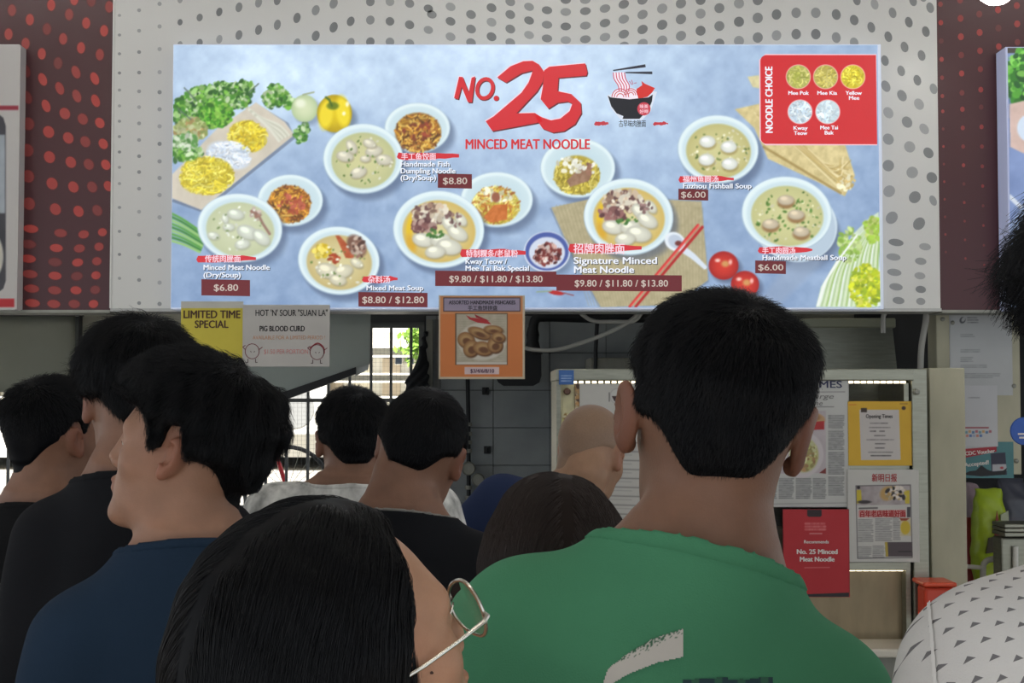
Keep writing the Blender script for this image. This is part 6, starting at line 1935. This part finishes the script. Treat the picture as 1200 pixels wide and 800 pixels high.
# the woman with round glasses, front left
M_BLACKTEE = cloth('black_cotton', rgb(24, 25, 29))
P2 = Person('woman with long black hair and thin round metal glasses, nearest the front', (400, 777), .92, yaw=-45, head=(-53, 20, 0), res=.0024, nose=.72,
            skin='fair', skin_rgb=rgb(186, 142, 114))
down2 = P2.Rh.T @ np.array((0, 0, -1.0))
back2 = np.array((0, -.03, 0))
P2.hair(M_HAIR, M_STRAND, thick=(.012, .013), n=42000, length=(.12, .17), lift=.15, seg=12, radius=.00022, flow='long', lump=.0012, sink=.007,
        line=[(-.16, -.3), (-.02, -.3), (-.018, -.06), (-.004, -.03), (.014, .0), (.034, .034), (.046, .070), (.060, .094), (.095, .112)], nape=-.3, nape_out=-.3,
        box=((-.15, .15), (-.32, .13), (-.36, .17)), res=.0032,
        extra=[(rc((0, -.056, -.01), tuple(np.array((0, -.066, -.02)) + down2 * .30), .086, .080), .04)], edge_len=.8)
P2.shirt(M_BLACKTEE, seed=7, collar_m=M_BLACKTEE).trousers(M_JEANS)

# the young man in profile, left
M_NAVY = cloth('navy_cotton', rgb(32, 49, 68))
P3 = Person('young man in profile with wavy black fringe and plain navy t-shirt', (220, 533), 1.78, yaw=14, head=(82, 13, 0), res=.0028, nose=.8, ear=.92,
            skin='fair2', skin_rgb=rgb(160, 119, 96), shoulders=.84, slope=.045)
P3.shirt(M_NAVY, seed=11, amp=.006, collar_m=M_NAVY, zc=1.466).trousers(M_DARKTROUSER)
P3.hair(M_HAIR, M_STRAND, thick=(.012, .026), n=20000, length=(.022, .040), lift=.28, seg=6, radius=.0003, lump=.004, nape=-.050, nape_out=-.015,
        line=[(-.16, -.050), (-.030, -.050), (-.014, .028), (.004, .028), (.010, -.006), (.024, -.012), (.032, .026), (.048, .040), (.070, .046), (.12, .052)],
        bumps=[((-.03, .07, .115), .040, .010), ((-.05, .04, .10), .05, .010), ((0, -.09, .04), .06, .008), ((.04, .07, .10), .04, .008)], feather=.014, edge_len=.3)

# behind him: black tee, thick hair
P4 = Person('man in plain black t-shirt behind the navy one, thick hair, one ear showing', (160, 476), 2.2, yaw=0, head=(22, -4, 2), res=.0035, shoulders=.74, slope=.02)
P4.shirt(M_BLACKTEE, seed=15, amp=.004, sleeve=.92, collar_m=M_BLACKTEE, zc=1.466).trousers(M_JEANS)
P4.hair(M_HAIR, M_STRAND, thick=(.012, .030), n=14000, length=(.025, .045), lift=.30, seg=5, radius=.00035, lump=.003, nape=-.05)

# far left: cropped sides
M_BLACKTEE2 = cloth('black_cotton_jersey', rgb(20, 20, 22))
P5 = Person('man at far left with cropped faded hair, black t-shirt printed white', (64, 518), 2.6, yaw=-8, head=(-32, 4, 0), res=.0036)
P5.shirt(M_BLACKTEE2, seed=19, amp=.004, collar_m=M_BLACKTEE2, zc=1.455).trousers(M_JEANS)
P5.hair(M_HAIR, M_STRAND, thick=(.0015, .016), n=9000, length=(.004, .022), lift=.55, radius=.00042, nape=-.052, nape_out=-.015, lump=.001, feather=.012, sink=.004)
g5 = np.random.default_rng(9)


def ink5(x, y):
    v = math.sin(x * .55 + 2.2 * math.sin(y * .11)) + math.sin(y * .33 + 1.8 * math.sin(x * .21)) * .8
    return (196, 194, 190) if v > -.25 else (24, 24, 26)


drape(P5, 'shirt_print', [(-40, 694), (0, 690), (6, 660), (20, 640), (40, 650), (60, 803), (-40, 803)], 1.2, ink5, M_INK)

# two men before the window
M_MARBLE = mat('pale_patterned_cotton', rgb(196, 196, 192), rough=.85, spec=.1, noise=.55, nscale=34, stretch=(1, 1, .5))
P6 = Person('man before the window in pale patterned shirt, short black hair', (413, 520), 2.9, yaw=4, head=(12, 2, 0), res=.0036, drop=-.03, slope=-.015, shoulders=1.05)
P6.shirt(M_MARBLE, seed=22, amp=.004, collar_m=M_MARBLE, zc=1.455).trousers(M_DARKTROUSER)
P6.hair(M_HAIR, M_STRAND, thick=(.004, .014), n=9000, length=(.010, .022), lift=.40, radius=.00042, nape=-.060, nape_out=-.02)
P7 = Person('broad man in black round-neck tee with hair thin at the crown', (492, 532), 2.35, yaw=-4, head=(-10, -4, 12), res=.0034, lean=3, neck=1.12, jaw=1.08)
M_WHITEBIND = cloth('white_binding', rgb(140, 138, 132))
P7.shirt(M_BLACKTEE, seed=26, amp=.004, collar_m=M_WHITEBIND, zc=1.470, collar_w=.007, res=.004).trousers(M_DARKTROUSER)
P7.hair(M_HAIR, M_STRAND, thick=(.006, .006), n=8000, length=(.012, .018), lift=.28, radius=.00038, nape=-.045, nape_out=-.01, lump=.001)

# the bald man at the case
M_NAVY2 = cloth('dark_blue_cotton', rgb(40, 52, 84))
P8 = Person('bald man in dark blue t-shirt bending at the display case', (692, 534), 3.1, yaw=-22, head=(-37, -12, -26), lean=30, res=.0036, neck=1.1, slope=.02,
            skin='tan2', skin_rgb=rgb(160, 124, 98))
P8.shirt(M_NAVY2, seed=29, amp=.004, collar_m=M_NAVY2, zc=1.462).trousers(M_JEANS)
M_STUBBLE = mat('shaved_scalp', rgb(138, 110, 88), rough=.5, noise=.08, nscale=300)
P8.hair(M_STUBBLE, M_STRAND, thick=(.0012, .0012), n=1500, length=(.002, .003), lift=.6, radius=.0002, nape=-.045, lump=.0, sink=.003, seg=2,
        density=lambda P: (P[:, 2] < .06) * 1.0)

# the woman with brown hair
P9 = Person('woman with straight dark brown hair, only the crown of head visible', (651, 668), 1.62, yaw=0, head=(0, 0, 0), res=.0034, shoulders=.72)
P9.shirt(M_BLACKTEE, seed=33, collar_m=M_BLACKTEE).trousers(M_JEANS)
P9.hair(M_HAIRB, M_STRANDB, thick=(.020, .016), n=26000, length=(.10, .15), lift=.15, seg=10, radius=.00028, flow='long', lump=.001,
        line=[(-.16, -.3), (-.02, -.3), (.0, -.06), (.018, -.03), (.030, .010), (.045, .045), (.064, .075), (.095, .095)], nape=-.3, nape_out=-.3,
        box=((-.15, .15), (-.20, .13), (-.30, .17)), res=.0035, extra=[(rc((0, -.03, -.02), (0, -.05, -.26), .102, .092), .04)], edge_len=.8)

# right edge: white shirt with small triangles
M_TRI = cloth('white_cotton_triangles', rgb(214, 212, 210))
P10 = Person('person at right edge in white shirt printed with small grey triangles', (1352, 410), 1.0, yaw=14, head=(0, 0, 0), res=.003, drop=.035, shoulders=.84, slope=-.008)
P10.shirt(M_TRI, seed=37, amp=.005, zc=1.466, res=.0045).trousers(M_JEANS)
P10.hair(M_HAIR, M_STRAND, thick=(.014, .022), n=20000, length=(.02, .045), lift=.45, seg=5, radius=.0003, nape=-.05)

# ------------------------------------------------------------------ triangle print on the white shirt (object space)
def triangle_print(m):
    nt = m.node_tree; b = nt.nodes['Principled BSDF']
    def N(t, op=None, **k):
        n = nt.nodes.new(t)
        if op: n.operation = op
        for i, v in k.items():
            i = int(i[1:])
            if hasattr(v, 'is_linked') or hasattr(v, 'links'): nt.links.new(v, n.inputs[i])
            else: n.inputs[i].default_value = v
        return n
    M_ = lambda op, a, c=0.0, d=0.0: N('ShaderNodeMath', op, i0=a, i1=c, i2=d).outputs[0]
    tc = N('ShaderNodeTexCoord'); sp_ = N('ShaderNodeSeparateXYZ'); nt.links.new(tc.outputs['Object'], sp_.inputs[0])
    u = M_('DIVIDE', sp_.outputs['X'], TRI_DX); v0 = M_('DIVIDE', M_('ADD', sp_.outputs['Z'], sp_.outputs['Y']), TRI_DZ)
    col = M_('FLOOR', u); fu = M_('SUBTRACT', M_('FRACT', u), .5)
    v = M_('ADD', v0, M_('MULTIPLY', col, .45)); fv = M_('SUBTRACT', M_('FRACT', v), .5)
    # triangle: half width shrinks with height
    hgt = M_('ADD', fv, .13)
    hw = M_('MULTIPLY', M_('SUBTRACT', .27, hgt), 1.05)
    ins = M_('MULTIPLY', M_('LESS_THAN', M_('ABSOLUTE', fu), hw), M_('GREATER_THAN', hgt, 0.0))
    mx = nt.nodes.new('ShaderNodeMix'); mx.data_type = 'RGBA'
    nt.links.new(ins, mx.inputs['Factor'])
    mx.inputs['A'].default_value = rgb(216, 214, 212); mx.inputs['B'].default_value = rgb(120, 118, 120)
    nt.links.new(mx.outputs['Result'], b.inputs['Base Color'])


TRI_DX, TRI_DZ = .0112, .0200
triangle_print(M_TRI)

# ------------------------------------------------------------------ glasses of the woman in front (head space, part of her)
M_GOLD = mat('pale_gold_wire', rgb(224, 220, 208), rough=.25, metal=1.0)
M_LENS = mat('lens_glass', (1, 1, 1, 1), rough=.0, trans=1.0)
M_LENS.node_tree.nodes['Principled BSDF'].inputs['IOR'].default_value = 1.25
gl = bpy.data.objects.new('eyeglasses', None); COL.objects.link(gl); gl.parent = P2.root


def hp_(p): return [Vector(q) for q in P2.head_out(np.array(p, float))]


def rim(sx):
    return [(sx * .033 + .0255 * math.cos(a), .108 - .0035 * abs(math.cos(a)) - .05 * (.0255 * math.cos(a)) * sx, .001 + .0245 * math.sin(a)) for a in np.linspace(0, 2 * math.pi, 40)]


for sx in (-1, 1):
    MB().tube(hp_(rim(sx)), .0015, 8).build('rim', M_GOLD, gl, True)
    b_ = MB(); R_ = np.array(rim(sx)[:-1]); ctr_ = R_.mean(0)
    fr_, bk_ = [], []
    for k in (1.0, .66, .33):
        fr_.append([b_.bm.verts.new(q) for q in hp_(ctr_ + (R_ - ctr_) * k * .985 + np.array((0, .0012 + .0022 * (1 - k * k), 0)))])
        bk_.append([b_.bm.verts.new(q) for q in hp_(ctr_ + (R_ - ctr_) * k * .985 + np.array((0, -.0012 + .0018 * (1 - k * k), 0)))])
    n_ = len(R_)
    for L_ in (fr_, bk_):
        for A_, B_ in zip(L_, L_[1:]):
            for i in range(n_): b_.bm.faces.new((A_[i], A_[(i + 1) % n_], B_[(i + 1) % n_], B_[i]))
        b_.bm.faces.new(L_[-1])
    for i in range(n_): b_.bm.faces.new((fr_[0][i], fr_[0][(i + 1) % n_], bk_[0][(i + 1) % n_], bk_[0][i]))
    b_.build('lens', M_LENS, gl, True)
    MB().tube(hp_([(sx * .0585, .1035, .002), (sx * .066, .101, .002), (sx * .0705, .094, .001), (sx * .0725, .07, -.001), (sx * .076, .03, -.003), (sx * .079, -.004, -.002), (sx * .079, -.022, -.018)]),
              [.0018, .0022, .0019, .0015, .0015, .0015, .0016], 8).build('temple', M_GOLD, gl, True)
    MB().tube(hp_([(sx * .0125, .107, .004), (sx * .011, .1015, -.004), (sx * .0105, .0985, -.009)]), .0008, 6).build('nose_pad_arm', M_GOLD, gl, True)
MB().tube(hp_([(-.0085, .1085, .006), (-.004, .1105, .0085), (.004, .1105, .0085), (.0085, .1085, .006)]), .0012, 8).build('bridge', M_GOLD, gl, True)

drape(P10, 'seam', [(1087, 697), (1090.5, 697), (1095, 740), (1100, 803), (1095.5, 803), (1091, 740)], 1.2, lambda x, y: (226, 224, 222), M_INK, off=.0016)

drape(P2, 'mole', [(505.5 + 2.2 * math.cos(a), 788 + 2.0 * math.sin(a)) for a in np.linspace(0, 2 * math.pi, 10)], .6, lambda x, y: (70, 48, 40), M_INK, off=.0004, target=P2.root)
